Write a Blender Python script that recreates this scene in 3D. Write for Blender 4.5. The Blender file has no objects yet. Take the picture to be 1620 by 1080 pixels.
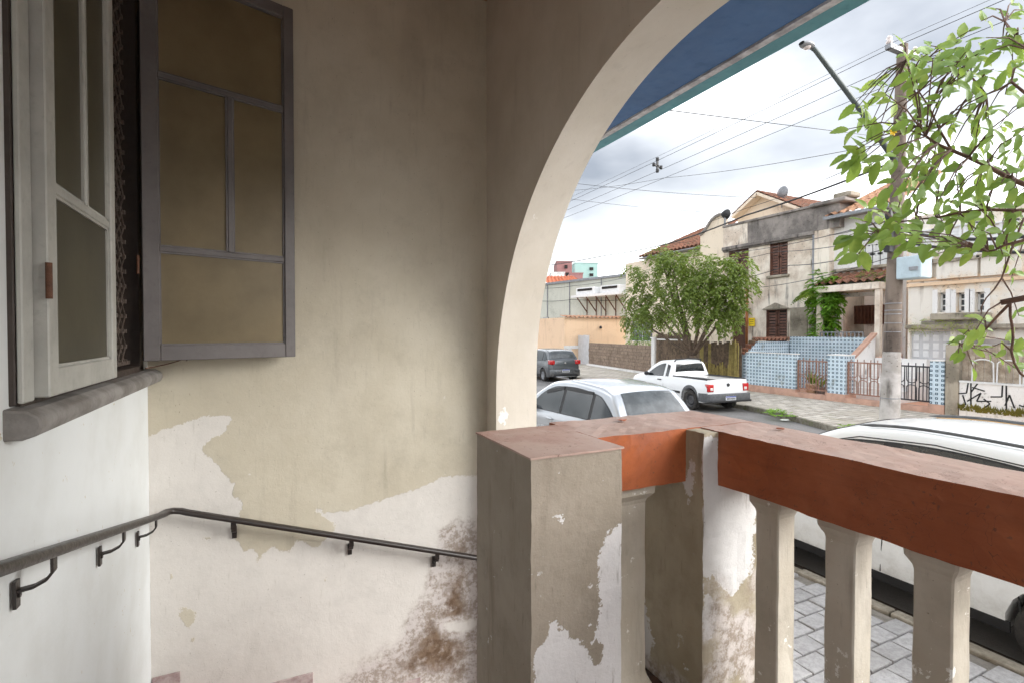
import bpy, bmesh, math, random
from mathutils import Vector, Matrix, noise as mnoise
random.seed(11)
SC = bpy.context.scene
COL = SC.collection
R = math.radians
# ------------------------------------------------------------------ camera
EYE = 2.35; FPX = 805.0; YAW = R(25.56); PITCH = R(1.0)
cd = bpy.data.cameras.new('camera'); cam = bpy.data.objects.new('camera', cd); COL.objects.link(cam)
cam.location = (0, 0, EYE); cam.rotation_euler = (R(90) - PITCH, 0, -YAW)
cd.sensor_width = 36; cd.lens = 36 * FPX / 1620; cd.clip_start = .05; cd.clip_end = 3000
SC.camera = cam
FWD = Vector((math.sin(YAW) * math.cos(PITCH), math.cos(YAW) * math.cos(PITCH), -math.sin(PITCH)))
RGT = Vector((math.cos(YAW), -math.sin(YAW), 0)); UPV = RGT.cross(FWD); ORG = Vector((0, 0, EYE))
def at(px, py, x=None, y=None, z=None, d=None):
    """a point of the place seen at a photo pixel, on a known plane (x, y or z) or at a depth d"""
    r = FWD + RGT * ((px - 810) / FPX) - UPV * ((py - 540) / FPX)
    if x is not None: k = x / r.x
    elif y is not None: k = y / r.y
    elif z is not None: k = (z - EYE) / r.z
    else: k = d
    return ORG + r * k
def project(p):
    v = Vector(p) - ORG; w = v.dot(FWD)
    return 810 + FPX * v.dot(RGT) / w, 540 - FPX * v.dot(UPV) / w, w
# ------------------------------------------------------------------ sky and sun (overcast)
SUN_AZ, SUN_EL = R(126), R(25)      # azimuth clockwise from +Y
wd = bpy.data.worlds.new('World'); SC.world = wd; wd.use_nodes = True
wt = wd.node_tree; wt.nodes.clear()
def wn(t, **k):
    n = wt.nodes.new(t)
    for a, b in k.items(): setattr(n, a, b)
    return n
sky = wn('ShaderNodeTexSky', sky_type='NISHITA', sun_disc=False)
sky.sun_elevation = SUN_EL; sky.sun_rotation = SUN_AZ; sky.air_density = 1.2; sky.dust_density = 2.5
tc = wn('ShaderNodeTexCoord'); mp = wn('ShaderNodeMapping')
mp.inputs['Scale'].default_value = (1.0, 1.0, 2.6); mp.inputs['Location'].default_value = (-3.66, 3.156, 3.775)
wt.links.new(tc.outputs['Generated'], mp.inputs['Vector'])
n1 = wn('ShaderNodeTexNoise'); n1.inputs['Scale'].default_value = 1.35; n1.inputs['Detail'].default_value = 6; n1.inputs['Roughness'].default_value = .47; n1.inputs['Distortion'].default_value = .2
wt.links.new(mp.outputs['Vector'], n1.inputs['Vector'])
cr = wn('ShaderNodeValToRGB'); wt.links.new(n1.outputs['Fac'], cr.inputs['Fac'])
e = cr.color_ramp.elements; e[0].position = .36; e[0].color = (.80, .87, 1.0, 1); e[1].position = .66; e[1].color = (9.5, 9.6, 9.8, 1)
m_ = cr.color_ramp.elements.new(.49); m_.color = (2.02, 2.08, 2.18, 1)
mx = wn('ShaderNodeMix', data_type='RGBA'); mx.inputs['Factor'].default_value = .94
wt.links.new(sky.outputs['Color'], mx.inputs[6]); wt.links.new(cr.outputs['Color'], mx.inputs[7])
bg = wn('ShaderNodeBackground'); bg.inputs['Strength'].default_value = .15
wt.links.new(mx.outputs[2], bg.inputs['Color'])
wo = wn('ShaderNodeOutputWorld'); wt.links.new(bg.outputs['Background'], wo.inputs['Surface'])
sl = bpy.data.lights.new('sun', 'SUN'); sun = bpy.data.objects.new('sun', sl); COL.objects.link(sun)
sl.energy = 1.15; sl.angle = R(32); sl.color = (1, .98, .95)
sdir = Vector((math.sin(SUN_AZ) * math.cos(SUN_EL), math.cos(SUN_AZ) * math.cos(SUN_EL), math.sin(SUN_EL)))
sun.rotation_euler = sdir.to_track_quat('Z', 'Y').to_euler(); sun.location = (10, -10, 20)
vs = SC.view_settings; vs.view_transform = 'Standard'; vs.look = 'None'; vs.exposure = 1.87; vs.gamma = 1; vs.use_curve_mapping = False
SC.cycles.max_bounces = 7; SC.cycles.diffuse_bounces = 5; SC.cycles.glossy_bounces = 3; SC.cycles.transmission_bounces = 4; SC.cycles.use_adaptive_sampling = True; SC.cycles.adaptive_threshold = .03; SC.cycles.use_denoising = True
SC.cycles.sample_clamp_indirect = 8

# ------------------------------------------------------------------ helpers: materials
def C(r, g, b, k=1.0):
    f = lambda c: (c / 255 / 12.92 if c <= 10 else ((c / 255 + .055) / 1.055) ** 2.4)
    return (f(r) * k, f(g) * k, f(b) * k, 1)
class NT:
    def __init__(s, name):
        s.m = bpy.data.materials.new(name); s.m.use_nodes = True; s.t = s.m.node_tree; s.t.nodes.clear()
        s.out = s.t.nodes.new('ShaderNodeOutputMaterial'); s.b = s.t.nodes.new('ShaderNodeBsdfPrincipled')
        s.t.links.new(s.b.outputs[0], s.out.inputs[0])
        s.pos = s.t.nodes.new('ShaderNodeNewGeometry').outputs['Position']; s.obco = None
    def put(s, sock, v):
        if v is None: return
        if isinstance(v, bpy.types.NodeSocket): s.t.links.new(v, sock)
        else: sock.default_value = v
    def oc(s):
        if not s.obco: s.obco = s.t.nodes.new('ShaderNodeTexCoord').outputs['Object']
        return s.obco
    def scale(s, v, sc):
        n = s.t.nodes.new('ShaderNodeVectorMath'); n.operation = 'MULTIPLY'; s.put(n.inputs[0], v); n.inputs[1].default_value = sc; return n.outputs[0]
    def noise(s, sc, det=4, rough=.55, vec=None, dist=0):
        n = s.t.nodes.new('ShaderNodeTexNoise'); s.put(n.inputs['Vector'], vec or s.pos)
        n.inputs['Scale'].default_value = sc; n.inputs['Detail'].default_value = min(det, 5); n.inputs['Roughness'].default_value = rough; n.inputs['Distortion'].default_value = dist
        return n.outputs['Fac']
    def math(s, op, a, b=0.0):
        n = s.t.nodes.new('ShaderNodeMath'); n.operation = op; s.put(n.inputs[0], a); s.put(n.inputs[1], b); return n.outputs[0]
    def ramp(s, v, lo, hi, a=0.0, b=1.0):
        n = s.t.nodes.new('ShaderNodeMapRange'); n.interpolation_type = 'SMOOTHSTEP'; s.put(n.inputs[0], v)
        n.inputs[1].default_value = lo; n.inputs[2].default_value = hi; n.inputs[3].default_value = a; n.inputs[4].default_value = b; return n.outputs[0]
    def mix(s, f, a, b, mode='MIX'):
        n = s.t.nodes.new('ShaderNodeMix'); n.data_type = 'RGBA'; n.blend_type = mode
        s.put(n.inputs[0], f); s.put(n.inputs[6], a); s.put(n.inputs[7], b); return n.outputs[2]
    def attr(s, name):
        n = s.t.nodes.new('ShaderNodeAttribute'); n.attribute_name = name; return n.outputs['Fac']
    def sep(s, v):
        n = s.t.nodes.new('ShaderNodeSeparateXYZ'); s.put(n.inputs[0], v); return n.outputs
    def bump(s, h, st=.3, d=.01):
        n = s.t.nodes.new('ShaderNodeBump'); n.inputs['Strength'].default_value = st; n.inputs['Distance'].default_value = d; s.put(n.inputs['Height'], h); return n.outputs[0]
    def done(s, col=None, rough=.7, nrm=None, metal=0, **k):
        s.put(s.b.inputs['Base Color'], col); s.put(s.b.inputs['Roughness'], rough); s.put(s.b.inputs['Metallic'], metal)
        if nrm is not None: s.put(s.b.inputs['Normal'], nrm)
        for a, v in k.items(): s.put(s.b.inputs[a.replace('_', ' ')], v)
        return s.m
def M_simple(name, col, rough=.65, var=.25, sc=6, bump=.15, metal=0, obj=False, col2=None, **k):
    t = NT(name); v = t.oc() if obj else None
    n = t.noise(sc, 5, .6, v); n2 = t.noise(sc * 9, 3, .6, v)
    c2 = col2 or tuple(c * (1 - var) for c in col[:3]) + (1,)
    c = t.mix(t.ramp(n, .35, .68), col, c2)
    c = t.mix(t.ramp(n2, .55, .75, 0, .35), c, tuple(x * .6 for x in col[:3]) + (1,))
    return t.done(c, t.ramp(n2, .2, .8, rough - .08, rough + .1), t.bump(n2, bump, .004) if bump else None, metal, **k)
def M_plaster(name, base, stain, dark, amt=.5, sc=1.2, streak=True, bump=.4, off=0.0, rough=.88):
    """old rendered wall: broad stains, rain streaks from above, speckles and chips"""
    t = NT(name); p = t.pos
    n = t.noise(sc, 7, .62); c = t.mix(t.ramp(n, .62 - amt * .25 + off, .78 - amt * .15 + off), base, stain)
    if streak:
        st = t.noise(1.0, 5, .6, t.scale(p, (5, 5, .45))); st2 = t.noise(sc * .8, 3, .5)
        c = t.mix(t.math('MULTIPLY', t.ramp(st, .5, .72), t.ramp(st2, .42, .62, 0, amt * 1.4)), c, dark)
    f = t.noise(14, 6, .7); c = t.mix(t.math('MULTIPLY', t.ramp(f, .56, .66), t.ramp(n, .45, .62, 0, .9)), c, dark)
    g = t.noise(60, 3, .6); c = t.mix(t.ramp(g, .3, .8, 0, .22), c, tuple(x * .55 for x in base[:3]) + (1,))
    h = t.math('ADD', t.math('MULTIPLY', f, .7), t.math('MULTIPLY', g, .3))
    return t.done(c, rough, t.bump(h, bump, .02))
def M_paint(name, col, rough=.22, coat=.6, metal=0.0):
    t = NT(name); n = t.noise(3, 4, .6, t.oc()); z = t.sep(t.oc())[2]
    dirt = t.math('MULTIPLY', t.ramp(z, .75, .15, 0, .55), t.ramp(t.noise(9, 5, .7, t.oc()), .3, .75))
    c = t.mix(dirt, t.mix(t.ramp(n, .3, .8, 0, .12), col, tuple(x * .8 for x in col[:3]) + (1,)), C(120, 108, 92))
    return t.done(c, t.math('ADD', t.math('MULTIPLY', dirt, .5), rough), None, metal, Coat_Weight=coat, Coat_Roughness=.06)
def M_glass_dark(name, col=(.012, .016, .018, 1), rough=.04):
    t = NT(name); n = t.noise(7, 4, .6, t.oc())
    return t.done(t.mix(t.ramp(n, .3, .8), col, tuple(x * 1.8 for x in col[:3]) + (1,)), t.ramp(n, .3, .8, rough, rough + .06), Specular_IOR_Level=.7)
def M_leaf(name, c1, c2, c3, rough=.42, trans=.35):
    t = NT(name)
    oi = t.t.nodes.new('ShaderNodeObjectInfo').outputs['Random']
    n = t.noise(2.2, 3, .6); n2 = t.noise(17, 2, .5)
    c = t.mix(t.ramp(n, .35, .65), c1, c2); c = t.mix(t.ramp(t.math('ADD', t.math('MULTIPLY', n2, .6), t.math('MULTIPLY', oi, .4)), .35, .75, 0, .85), c, c3)
    t.done(c, rough, None, Specular_IOR_Level=.4)
    tr = t.t.nodes.new('ShaderNodeBsdfTranslucent'); t.put(tr.inputs['Color'], t.mix(.5, c, (.42, .52, .08, 1), 'MIX'))
    ms = t.t.nodes.new('ShaderNodeMixShader'); ms.inputs[0].default_value = trans
    t.t.links.new(t.b.outputs[0], ms.inputs[1]); t.t.links.new(tr.outputs[0], ms.inputs[2]); t.t.links.new(ms.outputs[0], t.out.inputs[0])
    return t.m
# ------------------------------------------------------------------ helpers: meshes and objects
BASE = {}
def thing(name, label, cat, loc=(0, 0, 0), group=None, kind='thing'):
    o = bpy.data.objects.new(name, None); COL.objects.link(o); o.location = loc; o.empty_display_size = .2
    o['label'] = label
    if cat: o['category'] = cat
    if group: o['group'] = group
    if kind: o['kind'] = kind
    BASE[o] = Vector(loc); return o
def tag(o, label=None, cat=None, group=None, kind=None):
    if label: o['label'] = label
    if cat: o['category'] = cat
    if group: o['group'] = group
    if kind: o['kind'] = kind
    return o
def link(name, me, mat=None, parent=None):
    o = bpy.data.objects.new(name, me); COL.objects.link(o)
    if mat is not None and not me.materials:
        for m in (mat if isinstance(mat, (list, tuple)) else [mat]): me.materials.append(m)
    if parent is not None:
        o.parent = parent
        if parent in BASE: o.matrix_parent_inverse = Matrix.Translation(-BASE[parent])
    return o
class MB:
    def __init__(s): s.v = []; s.f = []; s.mi = []
    def add(s, vs, fs, mi=0):
        b = len(s.v); s.v += [tuple(v) for v in vs]; s.f += [tuple(b + i for i in f) for f in fs]; s.mi += [mi] * len(fs); return s
    def box(s, x0, x1, y0, y1, z0, z1, mi=0):
        if x0 > x1: x0, x1 = x1, x0
        if y0 > y1: y0, y1 = y1, y0
        if z0 > z1: z0, z1 = z1, z0
        return s.add([(x0, y0, z0), (x1, y0, z0), (x1, y1, z0), (x0, y1, z0), (x0, y0, z1), (x1, y0, z1), (x1, y1, z1), (x0, y1, z1)],
                     [(0, 3, 2, 1), (4, 5, 6, 7), (0, 1, 5, 4), (1, 2, 6, 5), (2, 3, 7, 6), (3, 0, 4, 7)], mi)
    def hexa(s, p, mi=0):
        return s.add(p, [(0, 3, 2, 1), (4, 5, 6, 7), (0, 1, 5, 4), (1, 2, 6, 5), (2, 3, 7, 6), (3, 0, 4, 7)], mi)
    def bar(s, a, b, w, h=None, up=(0, 0, 1), mi=0):
        a = Vector(a); b = Vector(b); h = h or w; d = (b - a).normalized(); u = Vector(up)
        if abs(d.dot(u)) > .98: u = Vector((0, 1, 0))
        r = d.cross(u).normalized(); u = r.cross(d)
        p = []
        for q in (a, b):
            p += [q - r * w / 2 - u * h / 2, q + r * w / 2 - u * h / 2, q + r * w / 2 + u * h / 2, q - r * w / 2 + u * h / 2]
        return s.add(p, [(3, 2, 1, 0), (4, 5, 6, 7), (0, 1, 5, 4), (1, 2, 6, 5), (2, 3, 7, 6), (3, 0, 4, 7)], mi)
    def tube(s, pts, r, n=8, mi=0, cap=True):
        pts = [Vector(p) for p in pts]; rs = r if isinstance(r, (list, tuple)) else [r] * len(pts)
        b = len(s.v); u = None
        for i, p in enumerate(pts):
            d = (pts[min(i + 1, len(pts) - 1)] - pts[max(i - 1, 0)]).normalized()
            if u is None: u = d.orthogonal().normalized()
            u = (u - d * u.dot(d))
            u = u.normalized() if u.length > 1e-6 else d.orthogonal().normalized()
            w = d.cross(u)
            for k in range(n):
                a = 2 * math.pi * k / n; s.v.append(tuple(p + (u * math.cos(a) + w * math.sin(a)) * rs[i]))
        for i in range(len(pts) - 1):
            for k in range(n):
                s.f.append((b + i * n + k, b + i * n + (k + 1) % n, b + (i + 1) * n + (k + 1) % n, b + (i + 1) * n + k)); s.mi.append(mi)
        if cap:
            s.f.append(tuple(b + k for k in reversed(range(n)))); s.mi.append(mi)
            s.f.append(tuple(b + (len(pts) - 1) * n + k for k in range(n))); s.mi.append(mi)
        return s
    def lathe(s, prof, n=24, axis='z', c=(0, 0, 0), mi=0):
        b = len(s.v); c = Vector(c)
        for r, h in prof:
            for k in range(n):
                a = 2 * math.pi * k / n; q = (r * math.cos(a), r * math.sin(a), h)
                if axis == 'y': q = (q[0], q[2], q[1])
                elif axis == 'x': q = (q[2], q[0], q[1])
                s.v.append(tuple(c + Vector(q)))
        for i in range(len(prof) - 1):
            for k in range(n):
                s.f.append((b + i * n + k, b + i * n + (k + 1) % n, b + (i + 1) * n + (k + 1) % n, b + (i + 1) * n + k)); s.mi.append(mi)
        return s
    def surf(s, fn, us, vs, mi=0):
        b = len(s.v); nv = len(vs)
        for u in us:
            for v in vs: s.v.append(tuple(fn(u, v)))
        for i in range(len(us) - 1):
            for j in range(nv - 1):
                s.f.append((b + i * nv + j, b + (i + 1) * nv + j, b + (i + 1) * nv + j + 1, b + i * nv + j + 1)); s.mi.append(mi)
        return s
    def prism(s, poly, off, mi=0):
        n = len(poly); off = Vector(off); a = [Vector(p) for p in poly]; b = [p + off for p in a]
        return s.add(a + b, [tuple(reversed(range(n))), tuple(range(n, 2 * n))] + [(i, (i + 1) % n, n + (i + 1) % n, n + i) for i in range(n)], mi)
    def mesh(s, name, smooth=False, bevel=0, seg=1, merge=False, normals=True, angle=None):
        me = bpy.data.meshes.new(name); me.from_pydata(s.v, [], s.f)
        if any(s.mi): me.polygons.foreach_set('material_index', s.mi)
        if bevel or merge or normals:
            bm = bmesh.new(); bm.from_mesh(me)
            if merge: bmesh.ops.remove_doubles(bm, verts=bm.verts, dist=1e-5)
            if normals: bmesh.ops.recalc_face_normals(bm, faces=bm.faces)
            if bevel:
                ed = [e for e in bm.edges if len(e.link_faces) == 2 and e.calc_face_angle(0) > .5]
                bmesh.ops.bevel(bm, geom=ed, offset=bevel, segments=seg, profile=.5, affect='EDGES', clamp_overlap=True)
            bm.to_mesh(me); bm.free()
        if smooth:
            me.polygons.foreach_set('use_smooth', [True] * len(me.polygons))
            if angle: me.set_sharp_from_angle(angle=R(angle))
        me.update(); return me
    def build(s, name, mat=None, parent=None, **k):
        return link(name, s.mesh(name, **k), mat, parent)
def box(name, mat, parent, x0, x1, y0, y1, z0, z1, **k): return MB().box(x0, x1, y0, y1, z0, z1).build(name, mat, parent, **k)
def lerp(a, b, t): return a + (b - a) * t
def curve1(pts):
    """smooth interpolation through (x, y) knots, x rising"""
    xs = [p[0] for p in pts]; ys = [p[1] for p in pts]; n = len(xs)
    d = [(ys[i + 1] - ys[i]) / (xs[i + 1] - xs[i]) for i in range(n - 1)]
    m = [d[0]] + [(0 if d[i - 1] * d[i] <= 0 else 2 * d[i - 1] * d[i] / (d[i - 1] + d[i])) for i in range(1, n - 1)] + [d[-1]]
    def f(x):
        if x <= xs[0]: return ys[0]
        if x >= xs[-1]: return ys[-1]
        for i in range(n - 1):
            if x <= xs[i + 1]: break
        h = xs[i + 1] - xs[i]; t = (x - xs[i]) / h
        return ys[i] * (2 * t ** 3 - 3 * t * t + 1) + m[i] * h * (t ** 3 - 2 * t * t + t) + ys[i + 1] * (3 * t * t - 2 * t ** 3) + m[i + 1] * h * (t ** 3 - t * t)
    return f
def sdf(poly, x, y):
    """signed distance to a polygon, positive inside"""
    n = len(poly); ins = False; best = 1e18
    for i in range(n):
        x0, y0 = poly[i]; x1, y1 = poly[(i + 1) % n]
        if (y0 > y) != (y1 > y) and x < (x1 - x0) * (y - y0) / (y1 - y0) + x0: ins = not ins
        dx, dy = x1 - x0, y1 - y0; L = dx * dx + dy * dy
        t = 0 if L == 0 else max(0, min(1, ((x - x0) * dx + (y - y0) * dy) / L))
        q = (x - x0 - t * dx) ** 2 + (y - y0 - t * dy) ** 2
        if q < best: best = q
    return math.sqrt(best) * (1 if ins else -1)
def sdf_any(polys, p):
    px, py, w = project(p)
    if w < .1: return -1
    return max(sdf(q, px, py) for q in polys) * w / FPX
def float_attr(me, name, fn):
    a = me.attributes.new(name, 'FLOAT', 'POINT')
    a.data.foreach_set('value', [fn(v.co) for v in me.vertices])
def gridbox(x0, x1, y0, y1, z0, z1, step, wob=.0015, faces='xXyYzZ'):
    """box of small quads, its faces slightly uneven as hand laid plaster is"""
    m = MB()
    def ln(a, b): n = max(1, round(abs(b - a) / step)); return [lerp(a, b, i / n) for i in range(n + 1)]
    X, Y, Z = ln(x0, x1), ln(y0, y1), ln(z0, z1)
    if 'x' in faces: m.surf(lambda u, v: (x0, u, v), Y, Z)
    if 'X' in faces: m.surf(lambda u, v: (x1, u, v), Y, Z)
    if 'y' in faces: m.surf(lambda u, v: (u, y0, v), X, Z)
    if 'Y' in faces: m.surf(lambda u, v: (u, y1, v), X, Z)
    if 'z' in faces: m.surf(lambda u, v: (u, v, z0), X, Y)
    if 'Z' in faces: m.surf(lambda u, v: (u, v, z1), X, Y)
    if wob:
        o = []
        for v in m.v:
            p = Vector(v); a = mnoise.noise_vector(p * 7) * wob * 1.5 + mnoise.noise_vector(p * 31) * wob
            o.append(tuple(p + a))
        m.v = o
    return m
def copy_tree(o, parent=None):
    c = o.copy(); COL.objects.link(c); c.parent = parent
    if o in BASE: BASE[c] = BASE[o]
    for ch in list(o.children): copy_tree(ch, c)
    return c
# ================================================================== materials of the veranda
def M_peel(name, top, top2, under, brown=None, chips=.0, bump=.5, dirt=C(92, 78, 62), rough=.75, mott=.5):
    """paint with peeled shapes: attribute 'peel' (m, + where the paint is gone), 'stain' (m, + where damp)"""
    t = NT(name); n1 = t.noise(9, 6, .65); n2 = t.noise(45, 5, .7); n3 = t.noise(2.3, 5, .6)
    d = t.attr('peel')
    jag = t.math('ADD', t.math('MULTIPLY', t.math('SUBTRACT', n1, .5), .06), t.math('ADD', t.math('MULTIPLY', t.math('SUBTRACT', n2, .5), .045), t.math('MULTIPLY', t.math('SUBTRACT', t.noise(170, 3, .6), .5), .014)))
    mask = t.ramp(t.math('ADD', d, jag), -.0015, .0015)
    if chips:
        ch = t.math('MULTIPLY', t.ramp(t.noise(16, 7, .72), .70 - chips * .1, .712 - chips * .1), t.ramp(n3, .44, .52))
        mask = t.math('MAXIMUM', mask, ch)
    c = t.mix(t.ramp(n3, .3, .7), top, top2)
    c = t.mix(t.ramp(t.noise(5, 7, .7), .48, .78, 0, mott), c, tuple(x * .72 for x in top2[:3]) + (1,))
    c = t.mix(t.ramp(t.noise(1, 6, .65, t.scale(t.pos, (14, 14, 1.6))), .55, .8, 0, mott * .6), c, dirt)
    u = t.mix(t.ramp(n1, .4, .75, 0, .35), under, tuple(x * .78 for x in under[:3]) + (1,))
    c = t.mix(mask, c, u)
    if brown:
        s = t.math('ADD', t.attr('stain'), t.math('MULTIPLY', t.math('SUBTRACT', n1, .5), .28))
        g = t.ramp(t.noise(26, 7, .75), .42, .6); grey = t.mix(g, C(198, 191, 188), C(146, 133, 122))
        c = t.mix(t.ramp(s, -.03, .05, 0, .9), c, grey)
        br = t.mix(t.ramp(t.noise(20, 6, .7), .35, .7), brown, C(128, 108, 90))
        c = t.mix(t.math('MULTIPLY', t.ramp(s, .07, .22), t.ramp(t.noise(11, 6, .7), .32, .55)), c, br)
    sp = t.ramp(t.noise(120, 2, .5), .70, .78, 0, .5); c = t.mix(sp, c, dirt)
    sc_ = t.noise(1, 4, .65, t.scale(t.pos, (70, 70, 9))); c = t.mix(t.ramp(sc_, .6, .72, 0, mott * .5), c, tuple(x * .55 for x in top2[:3]) + (1,))
    gm = t.noise(.9, 5, .6, t.scale(t.pos, (2.2, 2.2, .8))); c = t.mix(t.ramp(gm, .5, .72, 0, mott * .5), c, dirt)
    h = t.math('ADD', t.math('MULTIPLY', t.noise(150, 3, .65), .3 * mott), t.math('ADD', t.math('MULTIPLY', n2, .35 + .3 * mott), t.math('MULTIPLY', n3, .6)))
    nb = t.t.nodes.new('ShaderNodeBump'); nb.inputs['Strength'].default_value = .45; nb.inputs['Distance'].default_value = .0022; t.put(nb.inputs['Height'], t.ramp(t.math('ADD', d, jag), -.004, .004, 1, 0)); t.put(nb.inputs['Normal'], t.bump(h, bump, .006))
    return t.done(c, rough, nb.outputs[0])
mt = {}
mt['end_wall'] = M_peel('end wall paint', C(200, 193, 176), C(189, 181, 162), C(213, 209, 203), brown=C(92, 70, 50), mott=.4, chips=.12)
# attribute is + where the cream top coat has come off
mt['arch'] = M_peel('arch paint', C(216, 208, 196), C(205, 196, 182), C(232, 229, 225), chips=0, mott=.2, bump=.3)
mt['pillar'] = M_peel('pillar cement', C(166, 156, 143), C(147, 137, 123), C(216, 214, 214), chips=.45, mott=.8)
mt['post'] = M_peel('post cement', C(176, 166, 146), C(154, 143, 119), C(212, 211, 210), brown=C(84, 68, 52), chips=.6, mott=.7, dirt=C(74, 60, 46))
mt['baluster'] = M_peel('baluster cement', C(204, 198, 186), C(180, 171, 155), C(232, 231, 226), chips=.7, mott=.6)
def _white_wall():
    t = NT('white limewash'); n = t.noise(3, 6, .6); g = t.noise(22, 6, .7)
    c = t.mix(t.ramp(n, .35, .7), C(224, 228, 229), C(214, 217, 216))
    mk = t.ramp(t.noise(1, 6, .7, t.scale(t.pos, (9, 9, 3))), .66, .72); c = t.mix(t.math('MULTIPLY', mk, t.ramp(n, .4, .58, 0, .7)), c, C(150, 142, 128))
    ch = t.math('MULTIPLY', t.ramp(g, .665, .675), t.ramp(t.noise(2.2, 3), .46, .54)); c = t.mix(ch, c, C(190, 178, 150))
    return t.done(c, .8, t.bump(t.math('ADD', t.math('MULTIPLY', g, .4), n), .35, .008))
mt['white_wall'] = _white_wall()
def _rail(name, a, b, dust, rough):
    t = NT(name); n = t.noise(6, 6, .65); g = t.noise(60, 4, .7)
    gr = t.noise(1, 5, .6, t.scale(t.pos, (40, 4, 40)))
    c = t.mix(t.ramp(n, .3, .7), a, b); c = t.mix(t.ramp(gr, .45, .75, 0, .35), c, tuple(x * .55 for x in b[:3]) + (1,))
    if dust: c = t.mix(t.ramp(t.noise(4, 7, .7), .3, .7, .25, .85), c, dust)
    c = t.mix(t.ramp(t.noise(90, 2), .66, .74, 0, .55), c, C(90, 66, 52))
    cr = t.noise(2.4, 8, .75, None, 1.2); cr = t.math('ABSOLUTE', t.math('SUBTRACT', cr, .5)); crk = t.ramp(cr, .0025, .0008)
    c = t.mix(t.math('MULTIPLY', crk, t.ramp(n, .4, .55, 0, .6)), c, C(70, 48, 36))
    return t.done(c, t.ramp(n, .3, .7, rough, rough + .2), t.bump(t.math('ADD', t.math('MULTIPLY', g, .4), gr), .25, .004))
mt['rail_side'] = _rail('terracotta floor paint', C(168, 92, 52), C(148, 77, 41), None, .4)
mt['rail_top'] = _rail('weathered terracotta top', C(178, 144, 130), C(158, 118, 104), C(184, 162, 152), .55)
mt['shutter_dark'] = M_simple('grey window paint', C(104, 99, 98), .5, .25, 5, .2)
mt['shutter_light'] = M_simple('pale grey window paint', C(178, 178, 172), .5, .2, 5, .2)
def _frost(name, col):
    t = NT(name); n = t.noise(90, 3, .6); m = t.noise(4, 6, .6)
    c = t.mix(t.ramp(m, .3, .75), col, tuple(x * .7 for x in col[:3]) + (1,))
    return t.done(c, .38, t.bump(n, .18, .002), Transmission_Weight=.45, IOR=1.35)
mt['frost'] = _frost('frosted dusty pane', C(150, 134, 102)); mt['frost_green'] = _frost('frosted green pane', C(104, 100, 84))
mt['iron'] = M_simple('dark bronze rail paint', C(46, 39, 36), .38, .3, 12, .15)
mt['rust'] = M_simple('rusty steel', C(106, 72, 54), .8, .4, 30, .4)
mt['grille'] = M_simple('grille steel', C(104, 92, 84), .55, .4, 30, .2)
mt['wood_dark'] = M_simple('dark window lining', C(66, 56, 50), .6, .3, 6, .2)
mt['sill'] = M_simple('cement sill', C(150, 147, 144), .7, .35, 9, .3, col2=C(116, 112, 108))
mt['ceiling'] = M_simple('veranda ceiling boards', C(206, 160, 118), .7, .3, 3, .2)
mt['floor'] = M_simple('red cement floor', C(132, 84, 66), .55, .3, 5, .2)
mt['room'] = M_simple('unlit room plaster', C(120, 112, 100), .9, .2, 3, 0)
mt['eave_blue'] = M_simple('blue soffit paint', C(76, 110, 154), .6, .22, 2, .15)
mt['eave_teal'] = M_simple('teal fascia paint', C(92, 150, 160), .5, .2, 3, .15)
mt['eave_white'] = M_simple('flaking white board', C(214, 212, 214), .7, .2, 10, .3, col2=C(150, 146, 150))
mt['damp_brick'] = M_simple('damp dark brick', C(92, 66, 54), .8, .4, 14, .5, col2=C(58, 46, 40))
mt['skirt'] = M_simple('marbled skirting tile', C(186, 172, 170), .3, .3, 18, .1, col2=C(150, 128, 126))
# ================================================================== veranda we look out of
XA, XC, XO, YB = -.524, 1.234, 1.54, 2.945
ZC = 4.4; FL = 1.08
ACY, ACZ, AR = 1.243, 1.946, 1.558        # arch, inner arris
BCY, BCZ, BR = 1.359, 2.073, 1.498        # arch, outer arris
house = thing('veranda_house', 'cream and white plastered house front with arched veranda, peeling paint and blue eave', 'house', (0, 0, 0))
# wall with the window
w0, w1, wz0, wz1 = 1.535, 2.80, 2.185, 4.03
m = MB()
m.box(XA - .2, XA, -2.4, YB, 0, wz0); m.box(XA - .2, XA, -2.4, w0, wz0, ZC); m.box(XA - .2, XA, w1, YB, wz0, ZC); m.box(XA - .2, XA, w0, w1, wz1, ZC)
m.build('window_wall', mt['white_wall'], house)
# end wall (peeled paint)
beige = [(0, -400), (800, -400), (800, 750), (725, 751), (695, 755), (662, 775), (600, 790), (556, 808), (525, 812), (487, 798), (515, 817), (535, 832), (520, 846), (500, 870), (470, 850), (455, 874), (430, 862), (412, 882), (400, 868), (385, 874), (372, 850), (378, 812), (383, 785), (372, 765), (345, 735), (318, 706), (352, 688), (368, 655), (330, 657), (262, 678), (237, 690), (0, 700)]
bits = [[(402, 888), (412, 884), (409, 900)], [(452, 905), (458, 902), (456, 918)], [(478, 935), (492, 930), (486, 940)], [(268, 905), (274, 902), (272, 918)], [(560, 860), (566, 856), (566, 868)], [(430, 800), (436, 790), (437, 812)], [(300, 1010), (308, 1006), (306, 1018)], [(285, 962), (300, 958), (312, 968), (303, 990), (295, 996), (288, 980)], [(512, 905), (522, 915), (510, 924)], [(365, 768), (382, 772), (372, 792)], [(325, 842), (334, 848), (330, 862), (322, 856)], [(296, 876), (318, 870), (310, 882)], [(712, 828), (722, 826), (720, 842), (710, 842)], [(728, 828), (740, 830), (734, 836)]]
stainp = [[(505, 1100), (560, 1062), (625, 1012), (658, 945), (688, 893), (700, 835), (745, 822), (770, 870), (770, 1100)]]
m = gridbox(XA, XC + .0, YB, YB + .2, -.1, ZC, .028, .0012, 'y'); me = m.mesh('end_wall', smooth=True, normals=False)
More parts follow.
